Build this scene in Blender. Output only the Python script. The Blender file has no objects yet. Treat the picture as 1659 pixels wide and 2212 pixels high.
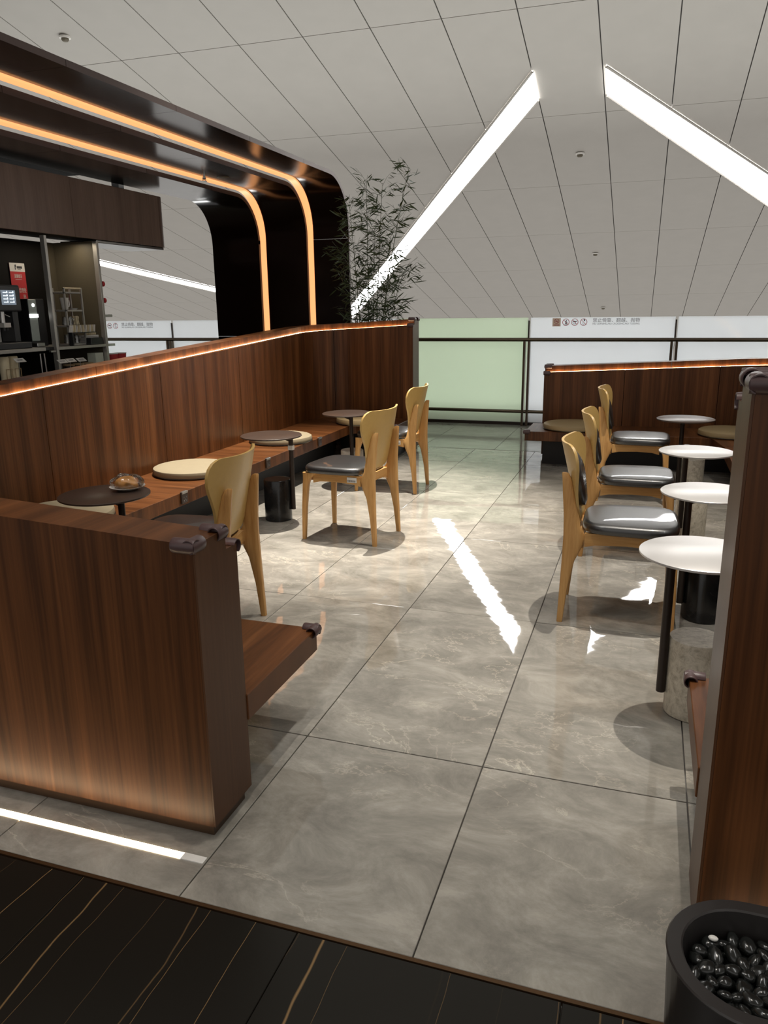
import bpy, bmesh, math, random
from mathutils import Vector, Matrix
random.seed(7)
S = bpy.context.scene
COL = S.collection
PI = math.pi

# ------------------------------------------------------------------ camera
cam_d = bpy.data.cameras.new('camera'); cam = bpy.data.objects.new('camera', cam_d); COL.objects.link(cam)
pitch, roll, yaw = 0.25830, -0.01243, -0.32767
fw = Vector((math.sin(yaw)*math.cos(pitch), math.cos(yaw)*math.cos(pitch), -math.sin(pitch)))
rt = Vector((math.cos(yaw), -math.sin(yaw), 0)); up = rt.cross(fw)
c_, s_ = math.cos(roll), math.sin(roll)
r2 = c_*rt + s_*up; u2 = -s_*rt + c_*up
M = Matrix((r2, u2, -fw)).transposed().to_4x4(); M.translation = Vector((0, 0, 1.394))
cam.matrix_world = M
cam_d.sensor_fit = 'HORIZONTAL'; cam_d.sensor_width = 36; cam_d.lens = 36*1665/1659
cam_d.clip_end = 200
S.camera = cam

# ------------------------------------------------------------------ world, lamps, exposure
w = bpy.data.worlds.new('hall_ambient'); S.world = w; w.use_nodes = True
w.node_tree.nodes['Background'].inputs[0].default_value = (1.0, 0.97, 0.93, 1)
w.node_tree.nodes['Background'].inputs[1].default_value = 0.53
S.view_settings.view_transform = 'Standard'; S.view_settings.look = 'None'
S.view_settings.exposure = 0.32; S.view_settings.gamma = 1.0; S.view_settings.use_curve_mapping = False
S.cycles.use_denoising = True
S.cycles.max_bounces = 8; S.cycles.diffuse_bounces = 4; S.cycles.glossy_bounces = 5
S.cycles.transparent_max_bounces = 12; S.cycles.sample_clamp_indirect = 8
S.cycles.caustics_reflective = False; S.cycles.caustics_refractive = False

def spot(name, loc, target, power, angle, blend, radius, color=(1, .93, .83)):
    l = bpy.data.lights.new(name, 'SPOT'); l.energy = power; l.spot_size = math.radians(angle); l.spot_blend = blend
    l.shadow_soft_size = radius; l.color = color
    o = bpy.data.objects.new(name, l); COL.objects.link(o); o.location = loc
    o.rotation_euler = (Vector(target)-Vector(loc)).to_track_quat('-Z', 'Y').to_euler()
    return o
# recessed ceiling downlights above the two rows of tables (out of frame overhead)
spot('downlight_lamp_a', (0.45, 4.15, 6.9), (0.25, 4.2, 0), 1150, 46, 0.7, 0.03)
spot('downlight_lamp_b', (-2.0, 5.3, 6.7), (-2.25, 5.0, 0), 3600, 36, 0.75, 0.03)

spot('downlight_lamp_c', (-.7, 1.75, 7.3), (-.75, 1.7, 0), 340, 52, 0.7, 0.03)
# added area fill, unseen behind the balustrade, brightens the frosted panes
l = bpy.data.lights.new('unseen_pane_fill', 'AREA'); l.shape = 'RECTANGLE'; l.size = 22; l.size_y = 1.2; l.energy = 640; l.color = (.97, 1, .98)
o = bpy.data.objects.new('unseen_pane_fill', l); COL.objects.link(o); o.location = (-3, 13.2, -1.3); o.rotation_euler = (PI/2+.42, 0, PI)

# ------------------------------------------------------------------ materials
def nodes(name):
    m = bpy.data.materials.new(name); m.use_nodes = True
    nt = m.node_tree; return m, nt, nt.nodes, nt.links, nt.nodes['Principled BSDF']
def mat(name, col, rough=.5, metal=0., spec=.5, coat=0., emit=None, es=0., bump=0., bscale=40., trans=0., alpha=1.):
    m, nt, N, L, b = nodes(name)
    b.inputs['Base Color'].default_value = (*col, 1); b.inputs['Roughness'].default_value = rough
    b.inputs['Metallic'].default_value = metal; b.inputs['Specular IOR Level'].default_value = spec
    b.inputs['Coat Weight'].default_value = coat; b.inputs['Transmission Weight'].default_value = trans
    b.inputs['Alpha'].default_value = alpha
    if emit: b.inputs['Emission Color'].default_value = (*emit, 1); b.inputs['Emission Strength'].default_value = es
    tc = N.new('ShaderNodeTexCoord'); nz = N.new('ShaderNodeTexNoise'); nz.inputs['Scale'].default_value = bscale
    L.new(tc.outputs['Object'], nz.inputs['Vector'])
    # slight tone variation so that nothing is perfectly flat
    mx = N.new('ShaderNodeMix'); mx.data_type = 'RGBA'; mx.blend_type = 'MULTIPLY'; mx.inputs[0].default_value = .12
    mx.inputs[6].default_value = (*col, 1); L.new(nz.outputs['Fac'], mx.inputs[7]); L.new(mx.outputs[2], b.inputs['Base Color'])
    if bump:
        bp = N.new('ShaderNodeBump'); bp.inputs['Strength'].default_value = bump; bp.inputs['Distance'].default_value = .002
        L.new(nz.outputs['Fac'], bp.inputs['Height']); L.new(bp.outputs[0], b.inputs['Normal'])
    return m
def ramp(N, stops):
    r = N.new('ShaderNodeValToRGB'); e = r.color_ramp.elements
    while len(e) < len(stops): e.new(.5)
    for k, (p, c) in enumerate(stops): e[k].position = p; e[k].color = (*c, 1)
    return r
def wood(name, coord, scale, cols, rough=.38, coat=.0, off=0.):
    """scale: per-axis frequency, low along the grain"""
    m, nt, N, L, b = nodes(name)
    tc = N.new('ShaderNodeTexCoord'); mp = N.new('ShaderNodeMapping'); mp.inputs['Scale'].default_value = scale
    oi = N.new('ShaderNodeObjectInfo'); ad = N.new('ShaderNodeVectorMath'); ad.operation = 'MULTIPLY_ADD'
    cb = N.new('ShaderNodeCombineXYZ')
    for k in range(3): L.new(oi.outputs['Random'], cb.inputs[k])
    L.new(tc.outputs[coord], mp.inputs['Vector'])
    ad.inputs[1].default_value = (37, 53, 19) if coord != 'UV' else (0, 0, 0)
    L.new(cb.outputs[0], ad.inputs[0]); L.new(mp.outputs[0], ad.inputs[2])
    n1 = N.new('ShaderNodeTexNoise'); n1.inputs['Scale'].default_value = 1.; n1.inputs['Detail'].default_value = 6; n1.inputs['Roughness'].default_value = .62
    L.new(ad.outputs[0], n1.inputs['Vector'])
    m2 = N.new('ShaderNodeVectorMath'); m2.operation = 'MULTIPLY'; m2.inputs[1].default_value = (7, 7, 7); L.new(ad.outputs[0], m2.inputs[0])
    n2 = N.new('ShaderNodeTexNoise'); n2.inputs['Scale'].default_value = 1.; n2.inputs['Detail'].default_value = 3; L.new(m2.outputs[0], n2.inputs['Vector'])
    mixv = N.new('ShaderNodeMix'); mixv.inputs[0].default_value = .28
    L.new(n1.outputs['Fac'], mixv.inputs[2]); L.new(n2.outputs['Fac'], mixv.inputs[3])
    r = ramp(N, cols); L.new(mixv.outputs[0], r.inputs[0]); L.new(r.outputs[0], b.inputs['Base Color'])
    b.inputs['Roughness'].default_value = rough; b.inputs['Coat Weight'].default_value = coat
    b.inputs['Specular IOR Level'].default_value = .28
    return m
WAL = [(.30, (.023, .0063, .0013)), (.43, (.064, .021, .005)), (.56, (.120, .042, .012)), (.72, (.21, .082, .027))]
M_wal = wood('walnut_veneer', 'UV', (13, .30, 1), WAL)
M_walx = wood('walnut_grain_along_y', 'Object', (11, .7, .7), WAL)
M_waly = wood('walnut_grain_along_x', 'Object', (.7, 11, .7), WAL)
GRW = [(.28, (.15, .098, .075)), (.5, (.21, .142, .110)), (.75, (.27, .19, .15))]
M_cab = wood('smoked_oak_veneer', 'Object', (9, 9, .5), GRW, rough=.42)
M_cabend = wood('walnut_end_grain_dark', 'Object', (8, 14, .35), [(.28, (.045, .018, .007)), (.5, (.080, .033, .014)), (.75, (.115, .052, .023))])
OAK = [(.28, (.30, .145, .045)), (.45, (.47, .25, .085)), (.62, (.58, .34, .13)), (.8, (.66, .42, .18))]
M_oakz = wood('ash_grain_vertical', 'Object', (22, 22, 1.6), OAK)
M_oakx = wood('ash_grain_lengthwise', 'Object', (1.6, 26, 22), OAK)
M_oaky = wood('ash_grain_crosswise', 'Object', (26, 1.6, 22), OAK)
M_ply = mat('lacquered_plywood', (.56, .365, .12), .38, bump=.05)
M_leather = mat('black_leather', (.009, .009, .0095), .36, spec=1., coat=.4, bump=.1, bscale=160)
M_tan = mat('brown_leather', (.075, .042, .042), .42, bump=.15, bscale=90)
M_cush = mat('cream_cushion_cover', (.28, .23, .145), .75, bump=.3, bscale=22)
M_cushtan = mat('tan_cushion_cover', (.36, .265, .135), .6, bump=.3, bscale=22)
M_brown_metal = mat('brown_coated_metal', (.048, .030, .022), .34, metal=.0, spec=.5)
M_pole = mat('dark_bronze_pole', (.030, .019, .014), .42, metal=.3)
M_bronze = mat('polished_bronze_panel', (.015, .006, .003), .17, metal=.5, spec=.4, bump=.03, bscale=3)
M_rim = mat('bronze_edge', (.075, .05, .045), .4, metal=.4)
M_dark = mat('black_plinth', (.008, .0075, .007), .5)
M_plinth = mat('bronze_plinth', (.10, .062, .04), .32, metal=.75)
M_steel = mat('brushed_steel', (.55, .54, .52), .3, metal=1.)
M_railm = mat('bronze_handrail', (.10, .078, .055), .28, metal=.9)
M_white = mat('white_ceramic', (.80, .78, .73), .18)
M_lab = mat('white_sticker', (.75, .74, .72), .5)
M_black = mat('black_plastic', (.014, .014, .015), .35)
M_charcoal = mat('charcoal_plastic', (.030, .031, .033), .4)
M_khaki = mat('khaki_panel', (.115, .096, .062), .55)
M_post = mat('satin_post', (.50, .48, .44), .38, metal=.6)
M_darkback = mat('dark_back_panel', (.006, .005, .004), .7, spec=.2)
M_red = mat('red_print', (.55, .04, .045), .5)
M_paper = mat('cream_paper', (.72, .62, .42), .7)
M_whitep = mat('white_paper', (.78, .76, .72), .6)
M_ink = mat('dark_ink', (.05, .05, .055), .6)
M_grey_ink = mat('grey_ink', (.16, .16, .17), .6)
M_redink = mat('red_ink', (.45, .04, .06), .6)
M_kraft = mat('kraft_card', (.42, .30, .17), .75)
M_stem = mat('bamboo_stem', (.045, .06, .02), .5)
M_leaf = mat('bamboo_leaf', (.035, .055, .014), .5)
M_led = mat('warm_led', (1, .8, .6), .5, emit=(1, .66, .36), es=20)
M_ledcan = mat('amber_led', (1, .6, .3), .5, emit=(1, .42, .16), es=.95)
M_ledfloor = mat('floor_led', (1, .9, .7), .5, emit=(1, .76, .47), es=15)
M_strip = mat('ceiling_strip_diffuser', (1, 1, 1), .5, emit=(1, .985, .96), es=13)
M_screen = mat('lit_screen', (.1, .11, .12), .3, emit=(.5, .6, .72), es=.25)
M_screenl = mat('lit_screen_text', (.8, .9, 1), .3, emit=(.75, .88, 1), es=1.2)
M_lamp = mat('white_indicator', (1, 1, 1), .3, emit=(1, 1, 1), es=2.5)
M_ceil = mat('white_ceiling_panel', (.435, .410, .372), .55, bscale=2)
M_ceilb = mat('ceiling_void', (.20, .19, .18), .8)
M_trim = mat('brass_floor_trim', (.12, .065, .03), .35, metal=.7)

def glass_panel_mat(name, col, tr=.5):
    m, nt, N, L, b = nodes(name)
    b.inputs['Base Color'].default_value = (*col, 1); b.inputs['Roughness'].default_value = .06
    t = N.new('ShaderNodeBsdfTranslucent'); t.inputs[0].default_value = (*col, 1)
    mx = N.new('ShaderNodeMixShader'); mx.inputs[0].default_value = tr
    L.new(b.outputs[0], mx.inputs[1]); L.new(t.outputs[0], mx.inputs[2]); L.new(mx.outputs[0], N['Material Output'].inputs[0])
    return m
M_gwhite = glass_panel_mat('frosted_white_glass', (.90, .915, .93))
M_ggreen = glass_panel_mat('frosted_green_glass', (.80, .87, .76))
def clear_mat(name, tint=(1, 1, 1), gl=.2, rough=.06):
    m, nt, N, L, b = nodes(name)
    tp = N.new('ShaderNodeBsdfTransparent'); tp.inputs[0].default_value = (*tint, 1)
    g = N.new('ShaderNodeBsdfGlossy'); g.inputs['Roughness'].default_value = rough
    fr = N.new('ShaderNodeFresnel'); fr.inputs[0].default_value = 1.45
    ad = N.new('ShaderNodeMath'); ad.operation = 'ADD'; ad.inputs[1].default_value = gl; L.new(fr.outputs[0], ad.inputs[0])
    mx = N.new('ShaderNodeMixShader'); L.new(ad.outputs[0], mx.inputs[0]); L.new(tp.outputs[0], mx.inputs[1]); L.new(g.outputs[0], mx.inputs[2])
    L.new(mx.outputs[0], N['Material Output'].inputs[0]); return m
M_wrap = clear_mat('clear_plastic_wrap', gl=.06, rough=.12)
M_cupglass = clear_mat('cloudy_cup_plastic', (.82, .82, .80), .12, .2)

def marble(name, c1, c2, c3, rough, veins=.35, wave=.55, fs=1.):
    m, nt, N, L, b = nodes(name)
    tc = N.new('ShaderNodeTexCoord'); oi = N.new('ShaderNodeObjectInfo')
    cb = N.new('ShaderNodeCombineXYZ')
    sc = N.new('ShaderNodeMath'); sc.operation = 'MULTIPLY'; sc.inputs[1].default_value = 40.; L.new(oi.outputs['Random'], sc.inputs[0])
    L.new(sc.outputs[0], cb.inputs[2]); L.new(sc.outputs[0], cb.inputs[0])
    ad = N.new('ShaderNodeVectorMath'); L.new(tc.outputs['Object'], ad.inputs[0]); L.new(cb.outputs[0], ad.inputs[1])
    mp = N.new('ShaderNodeMapping'); mp.inputs['Scale'].default_value = (1.0, 1.5, 1); mp.inputs['Rotation'].default_value = (0, 0, .25)
    L.new(ad.outputs[0], mp.inputs[0])
    def noise(scale, detail, rgh=.6, dist=0.):
        n = N.new('ShaderNodeTexNoise'); n.inputs['Scale'].default_value = scale*fs; n.inputs['Detail'].default_value = detail
        n.inputs['Roughness'].default_value = rgh; n.inputs['Distortion'].default_value = dist; L.new(mp.outputs[0], n.inputs['Vector']); return n
    n1 = noise(3.4, 12, .72, .5)
    r1 = ramp(N, [(.34, c1), (.5, c2), (.66, c3)]); L.new(n1.outputs['Fac'], r1.inputs[0])
    n2 = noise(2.4, 9, .62, .5)
    r2 = ramp(N, [(.0, (0, 0, 0)), (.491, (0, 0, 0)), (.5, (1, 1, 1)), (.509, (0, 0, 0)), (1., (0, 0, 0))]); L.new(n2.outputs['Fac'], r2.inputs[0])
    n3 = noise(1.1, 3); r3 = ramp(N, [(.46, (0, 0, 0)), (.66, (1, 1, 1))]); L.new(n3.outputs['Fac'], r3.inputs[0])
    mu = N.new('ShaderNodeMath'); mu.operation = 'MULTIPLY'; L.new(r2.outputs[0], mu.inputs[0]); L.new(r3.outputs[0], mu.inputs[1])
    mv = N.new('ShaderNodeMath'); mv.operation = 'MULTIPLY'; mv.inputs[1].default_value = veins; L.new(mu.outputs[0], mv.inputs[0])
    mx = N.new('ShaderNodeMix'); mx.data_type = 'RGBA'; L.new(mv.outputs[0], mx.inputs[0]); L.new(r1.outputs[0], mx.inputs[6])
    mx.inputs[7].default_value = (min(1, c3[0]*2.1), min(1, c3[1]*2.0), min(1, c3[2]*1.85), 1)
    L.new(mx.outputs[2], b.inputs['Base Color'])
    b.inputs['Roughness'].default_value = rough; b.inputs['Specular IOR Level'].default_value = .85 if rough < .1 else .5
    n4 = N.new('ShaderNodeTexNoise'); n4.inputs['Scale'].default_value = 5.5; n4.inputs['Detail'].default_value = 2; L.new(ad.outputs[0], n4.inputs['Vector'])
    bp = N.new('ShaderNodeBump'); bp.inputs['Strength'].default_value = wave; bp.inputs['Distance'].default_value = .0012
    L.new(n4.outputs['Fac'], bp.inputs['Height']); L.new(bp.outputs[0], b.inputs['Normal'])
    return m
M_tile = marble('grey_marble_tile', (.19, .177, .152), (.285, .267, .233), (.41, .385, .337), .025)
M_tiled = marble('dark_grey_tile', (.25, .258, .226), (.295, .303, .265), (.34, .348, .308), .10, .1)
def black_marble():
    m, nt, N, L, b = nodes('black_marble_gold_veins')
    tc = N.new('ShaderNodeTexCoord'); oi = N.new('ShaderNodeObjectInfo'); cb = N.new('ShaderNodeCombineXYZ')
    sc = N.new('ShaderNodeMath'); sc.operation = 'MULTIPLY'; sc.inputs[1].default_value = 30.; L.new(oi.outputs['Random'], sc.inputs[0]); L.new(sc.outputs[0], cb.inputs[2])
    ad = N.new('ShaderNodeVectorMath'); L.new(tc.outputs['Object'], ad.inputs[0]); L.new(cb.outputs[0], ad.inputs[1])
    def MATH(op, a, b=None):
        q = N.new('ShaderNodeMath'); q.operation = op
        for k, x in enumerate((a, b)):
            if x is None: continue
            if isinstance(x, (int, float)): q.inputs[k].default_value = x
            else: L.new(x, q.inputs[k])
        return q.outputs[0]
    sx = N.new('ShaderNodeSeparateXYZ'); L.new(ad.outputs[0], sx.inputs[0])
    def lines(freq, amp, wmin, wvar, nscale, seed):
        n = N.new('ShaderNodeTexNoise'); n.inputs['Scale'].default_value = nscale; n.inputs['Detail'].default_value = 4; L.new(ad.outputs[0], n.inputs['Vector'])
        x = MATH('ADD', MATH('MULTIPLY', sx.outputs[0], freq), MATH('MULTIPLY', n.outputs['Fac'], amp))
        wn = N.new('ShaderNodeTexWhiteNoise'); wn.noise_dimensions = '1D'
        L.new(MATH('ADD', MATH('FLOOR', x), MATH('ADD', MATH('FLOOR', sc.outputs[0]), seed)), wn.inputs['W'])
        a = MATH('ABSOLUTE', MATH('SUBTRACT', MATH('FRACT', x), .5))
        r = wn.outputs['Value']
        wd = MATH('ADD', MATH('MULTIPLY', MATH('POWER', r, 6), wvar), wmin)
        f = MATH('MAXIMUM', MATH('SUBTRACT', 1., MATH('DIVIDE', a, wd)), 0.)
        return MATH('MULTIPLY', f, MATH('POWER', r, 1.3))
    mx = N.new('ShaderNodeMath'); mx.operation = 'MAXIMUM'
    L.new(lines(3.6, .5, .010, .026, 1.3, 3.3), mx.inputs[0]); L.new(lines(8.3, .9, .008, .012, 1.1, 8.7), mx.inputs[1])
    mc = N.new('ShaderNodeMix'); mc.data_type = 'RGBA'; L.new(mx.outputs[0], mc.inputs[0])
    mc.inputs[6].default_value = (.009, .008, .006, 1); mc.inputs[7].default_value = (.36, .22, .095, 1)
    L.new(mc.outputs[2], b.inputs['Base Color']); b.inputs['Roughness'].default_value = .28; b.inputs['Specular IOR Level'].default_value = .35
    return m
M_btile = black_marble()
M_terr = marble('travertine', (.33, .285, .215), (.53, .475, .375), (.66, .60, .49), .45, .2, .1, 11.)
M_bstone = marble('black_stone', (.006, .006, .006), (.010, .010, .010), (.02, .02, .02), .22, .9, .05, 4.)
M_wstone = marble('white_marble_base', (.45, .42, .37), (.56, .53, .47), (.66, .63, .57), .35, .3, .1)
M_pebble = mat('black_pebble', (.012, .013, .012), .2, spec=.6)
M_pot = mat('black_stone_planter', (.030, .027, .026), .33)
M_bread = mat('baked_bread', (.62, .29, .08), .55, bump=.6, bscale=30)

# ------------------------------------------------------------------ mesh helpers
class MB:
    def __init__(s): s.v = []; s.f = []; s.uv = None; s.mi = []
    def add(s, vs, fs):
        o = len(s.v); s.v += [tuple(p) for p in vs]; s.f += [tuple(o+i for i in f) for f in fs]; return s
    def box(s, x0, x1, y0, y1, z0, z1):
        return s.add([(x0, y0, z0), (x1, y0, z0), (x1, y1, z0), (x0, y1, z0), (x0, y0, z1), (x1, y0, z1), (x1, y1, z1), (x0, y1, z1)],
                     [(0, 3, 2, 1), (4, 5, 6, 7), (0, 1, 5, 4), (1, 2, 6, 5), (2, 3, 7, 6), (3, 0, 4, 7)])
    def lathe(s, prof, cx=0, cy=0, n=40, cap=True):
        vs = []; fs = []; k = len(prof)
        for i in range(n):
            a = 2*PI*i/n
            for r, z in prof: vs.append((cx+r*math.cos(a), cy+r*math.sin(a), z))
        for i in range(n):
            j = (i+1) % n
            for q in range(k-1): fs.append((i*k+q, j*k+q, j*k+q+1, i*k+q+1))
        if cap:
            fs.append(tuple(i*k for i in range(n))[::-1]); fs.append(tuple(i*k+k-1 for i in range(n)))
        return s.add(vs, fs)
    def tube(s, pts, rad, n=10, cap=True):
        pts = [Vector(p) for p in pts]; rs = rad if isinstance(rad, (list, tuple)) else [rad]*len(pts)
        vs = []; fs = []; ref = None
        for i, p in enumerate(pts):
            t = (pts[min(i+1, len(pts)-1)]-pts[max(i-1, 0)]).normalized()
            if ref is None: ref = t.orthogonal().normalized()
            ref = (ref-t*ref.dot(t)).normalized(); b = t.cross(ref)
            for q in range(n):
                a = 2*PI*q/n; vs.append(p+(ref*math.cos(a)+b*math.sin(a))*rs[i])
        for i in range(len(pts)-1):
            for q in range(n):
                r = (q+1) % n; fs.append((i*n+q, i*n+r, (i+1)*n+r, (i+1)*n+q))
        if cap: fs.append(tuple(range(n))[::-1]); fs.append(tuple((len(pts)-1)*n+q for q in range(n)))
        return s.add(vs, fs)
    def loft(s, rings, cap=True, close=True):
        n = len(rings[0]); vs = [p for r in rings for p in r]; fs = []
        for i in range(len(rings)-1):
            for q in range(n if close else n-1):
                r = (q+1) % n; fs.append((i*n+q, i*n+r, (i+1)*n+r, (i+1)*n+q))
        if cap: fs.append(tuple(range(n))[::-1]); fs.append(tuple((len(rings)-1)*n+q for q in range(n)))
        return s.add(vs, fs)
    def prism(s, poly, z0, z1):
        n = len(poly)
        return s.add([(x, y, z0) for x, y in poly]+[(x, y, z1) for x, y in poly],
                     [tuple(range(n))[::-1], tuple(range(n, 2*n))]+[(i, (i+1) % n, n+(i+1) % n, n+i) for i in range(n)])
    def mesh(s, name, m, bevel=0., seg=2, smooth=False, uv=None):
        me = bpy.data.meshes.new(name); me.from_pydata(s.v, [], s.f)
        bm = bmesh.new(); bm.from_mesh(me)
        bmesh.ops.recalc_face_normals(bm, faces=bm.faces)
        if bevel: bmesh.ops.bevel(bm, geom=[e for e in bm.edges if len(e.link_faces) == 2 and e.calc_face_angle(0) > .5], offset=bevel, segments=seg, affect='EDGES', profile=.5)
        if smooth:
            for f in bm.faces: f.smooth = True
            for e in bm.edges:
                if len(e.link_faces) == 2 and e.calc_face_angle(0) > .7: e.smooth = False
        bm.to_mesh(me); bm.free()
        if m: me.materials.append(m)
        return me
def link(name, me, parent=None, loc=None):
    o = bpy.data.objects.new(name, me); COL.objects.link(o)
    if parent: o.parent = parent
    if loc: o.location = loc
    return o
def part(name, mb, m, parent, bevel=0., seg=2, smooth=False, loc=None, label=None):
    o = link(name, mb.mesh(name, m, bevel, seg, smooth), parent, loc)
    if label: o['label'] = label
    return o
def tag(o, label, cat, group=None):
    o['label'] = label; o['category'] = cat
    if group: o['group'] = group
    return o
def thing(name, label, cat, loc=(0, 0, 0), rz=0., group=None):
    o = bpy.data.objects.new(name, None); COL.objects.link(o); o.location = loc; o.rotation_euler = (0, 0, rz)
    o.empty_display_size = .1
    return tag(o, label, cat, group)
def copy_tree(root, loc, rz, label, group=None):
    r = root.copy(); COL.objects.link(r); r.location = loc; r.rotation_euler = (0, 0, rz); r['label'] = label
    if group: r['group'] = group
    for ch in list(root.children):
        c = ch.copy(); COL.objects.link(c); c.parent = r
        for g in list(ch.children):
            d = g.copy(); COL.objects.link(d); d.parent = c
    return r
def text_mesh(name, body, size, m, parent, mw, label=None, ext=.0004, align='LEFT'):
    cu = bpy.data.curves.new(name, 'FONT'); cu.body = body; cu.size = size; cu.extrude = ext; cu.align_x = align
    t = bpy.data.objects.new(name+'_curve', cu); COL.objects.link(t)
    dg = bpy.context.evaluated_depsgraph_get(); me = bpy.data.meshes.new_from_object(t.evaluated_get(dg))
    bpy.data.objects.remove(t); bpy.data.curves.remove(cu)
    me.name = name; me.materials.clear(); me.materials.append(m)
    xs = [v.co.x for v in me.vertices]
    o = link(name, me, parent); o.matrix_local = mw
    if label: o['label'] = label
    return o, (max(xs)-min(xs) if xs else 0)
def frame(loc, xdir, ydir):
    x = Vector(xdir).normalized(); y = Vector(ydir).normalized(); z = x.cross(y)
    m4 = Matrix((x, y, z)).transposed().to_4x4(); m4.translation = Vector(loc); return m4

# ------------------------------------------------------------------ floor
fl = MB().box(-26, 14, -5, 9.9, -.25, -.013)
floor = link('floor', fl.mesh('floor', M_ceilb)); floor['kind'] = 'structure'
SX, SY, T1, XA = .6, 1.2036, 2.117, -1.003
YB = 1.3436
def tile_mesh(name, w, d, m):
    return MB().box(0, w, 0, d, -.012, 0).mesh(name, m, .0012, 1)
def lay(name, m, xs, ys, label, gap=.0035):
    cache = {}
    for x0, x1 in xs:
        for y0, y1 in ys:
            k = (round(x1-x0, 3), round(y1-y0, 3))
            if k not in cache: cache[k] = tile_mesh(name, k[0]-gap, k[1]-gap, m)
            o = link(name, cache[k], floor, (x0+gap/2, y0+gap/2, random.uniform(-.0004, .0004)))
            o.rotation_euler = (random.uniform(-.0009, .0009), random.uniform(-.0009, .0009), 0)
            o['label'] = label
xs = [(XA+SX*k, XA+SX*(k+1)) for k in range(-6, 5)]
ysg = [(YB, T1)]+[(T1+SY*k, T1+SY*(k+1)) for k in range(4)]+[(T1+SY*4, 7.63)]
lay('tile', M_tile, xs, ysg, 'polished grey marble tile')
lay('tile', M_tiled, [(-1.414+.754*k, -1.414+.754*(k+1)) for k in range(-7, 6)], [(7.64, 9.0), (9.0, 9.6)], 'dark grey matt tile')
lay('tile', M_btile, [(-.676+.6*k, -.676+.6*(k+1)) for k in range(-5, 4)], [(.13, 1.33), (-1.07, .13)], 'black marble tile with gold veins', .002)
# surrounding floor where single tiles are out of sight
for nm, x0, x1, y0, y1, m in (('floor_slab', -26, XA-6*SX, YB, 7.63, M_tile), ('floor_slab', XA+5*SX, 14, YB, 7.63, M_tile),
                              ('floor_slab', -26, -1.414-7*.754, 7.64, 9.6, M_tiled), ('floor_slab', -1.414+6*.754, 14, 7.64, 9.6, M_tiled),
                              ('floor_slab', -26, -.676-5*.6, -5, YB, M_btile), ('floor_slab', -.676+4*.6, 14, -5, YB, M_btile), ('floor_slab', -.676-3, -.676+2.4, -5, -1.07, M_btile)):
    part(nm, MB().box(x0, x1, y0, y1, -.012, 0), m, floor)
part('floor_trim', MB().box(-26, 14, YB-.011, YB-.001, -.012, .001), M_trim, floor, label='brass strip between grey and black floor')

# ------------------------------------------------------------------ ceiling
GY, GXc, Z0 = -.234, .002, 8.06
def cz(x, y): return Z0+GXc*x+GY*y
ce = MB()
def slab(x0, x1, y0, y1, lift, th):
    P = [(x0, y0), (x1, y0), (x1, y1), (x0, y1)]
    return ([(x, y, cz(x, y)+lift) for x, y in P]+[(x, y, cz(x, y)+lift+th) for x, y in P],
            [(0, 3, 2, 1), (4, 5, 6, 7), (0, 1, 5, 4), (1, 2, 6, 5), (2, 3, 7, 6), (3, 0, 4, 7)])
ce.add(*slab(-45, 26, -9, 38, .05, .1))
ceiling = link('ceiling', ce.mesh('ceiling', M_ceilb)); ceiling['kind'] = 'structure'
CSX, COX, CSY, COY, CTH = 1.056, -1.938, 3.053, 11.823, .0062
pw, pd = CSX-.017, CSY-.012
pm = MB().add([(0, 0, 0), (pw, 0, 0), (pw, pd, GY*pd), (0, pd, GY*pd), (0, 0, .03), (pw, 0, .03), (pw, pd, GY*pd+.03), (0, pd, GY*pd+.03)],
              [(0, 3, 2, 1), (4, 5, 6, 7), (0, 1, 5, 4), (1, 2, 6, 5), (2, 3, 7, 6), (3, 0, 4, 7)]).mesh('ceiling_panel', M_ceil)
big = MB()
cc, cs = math.cos(CTH), math.sin(CTH)
Mi = cam.matrix_world.inverted()
def inframe(x, y, z, mg=.12):
    q = Mi @ Vector((x, y, z))
    if q.z > -.1: return False
    return abs(q.x/-q.z)*1665 < 829.5*(1+mg) and abs(q.y/-q.z)*1665 < 1106*(1+mg)
for i in range(-42, 26):
    for j in range(-7, 9):
        a, b = COX+i*CSX, COY+j*CSY
        cor = [(cc*u-cs*v, cs*u+cc*v) for u, v in ((a, b), (a+CSX, b), (a+CSX, b+CSY), (a, b+CSY), (a+CSX/2, b+CSY/2))]
        x, y = cor[0]
        vis = any(inframe(p[0], p[1], cz(*p)) and cz(*p) > 1.0 for p in cor)
        if vis:
            o = link('ceiling_panel', pm, ceiling, (x, y, cz(x, y))); o.rotation_euler = (0, 0, CTH)
        else:
            q = [(cc*(a+u)-cs*(b+v), cs*(a+u)+cc*(b+v)) for u, v in ((0, 0), (pw, 0), (pw, pd), (0, pd))]
            big.add([(p[0], p[1], cz(*p)) for p in q]+[(p[0], p[1], cz(*p)+.03) for p in q],
                    [(0, 3, 2, 1), (0, 1, 5, 4), (1, 2, 6, 5), (2, 3, 7, 6), (3, 0, 4, 7)])
o = part('ceiling_panels_beyond', big, M_ceil, ceiling); o['kind'] = 'stuff'

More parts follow.
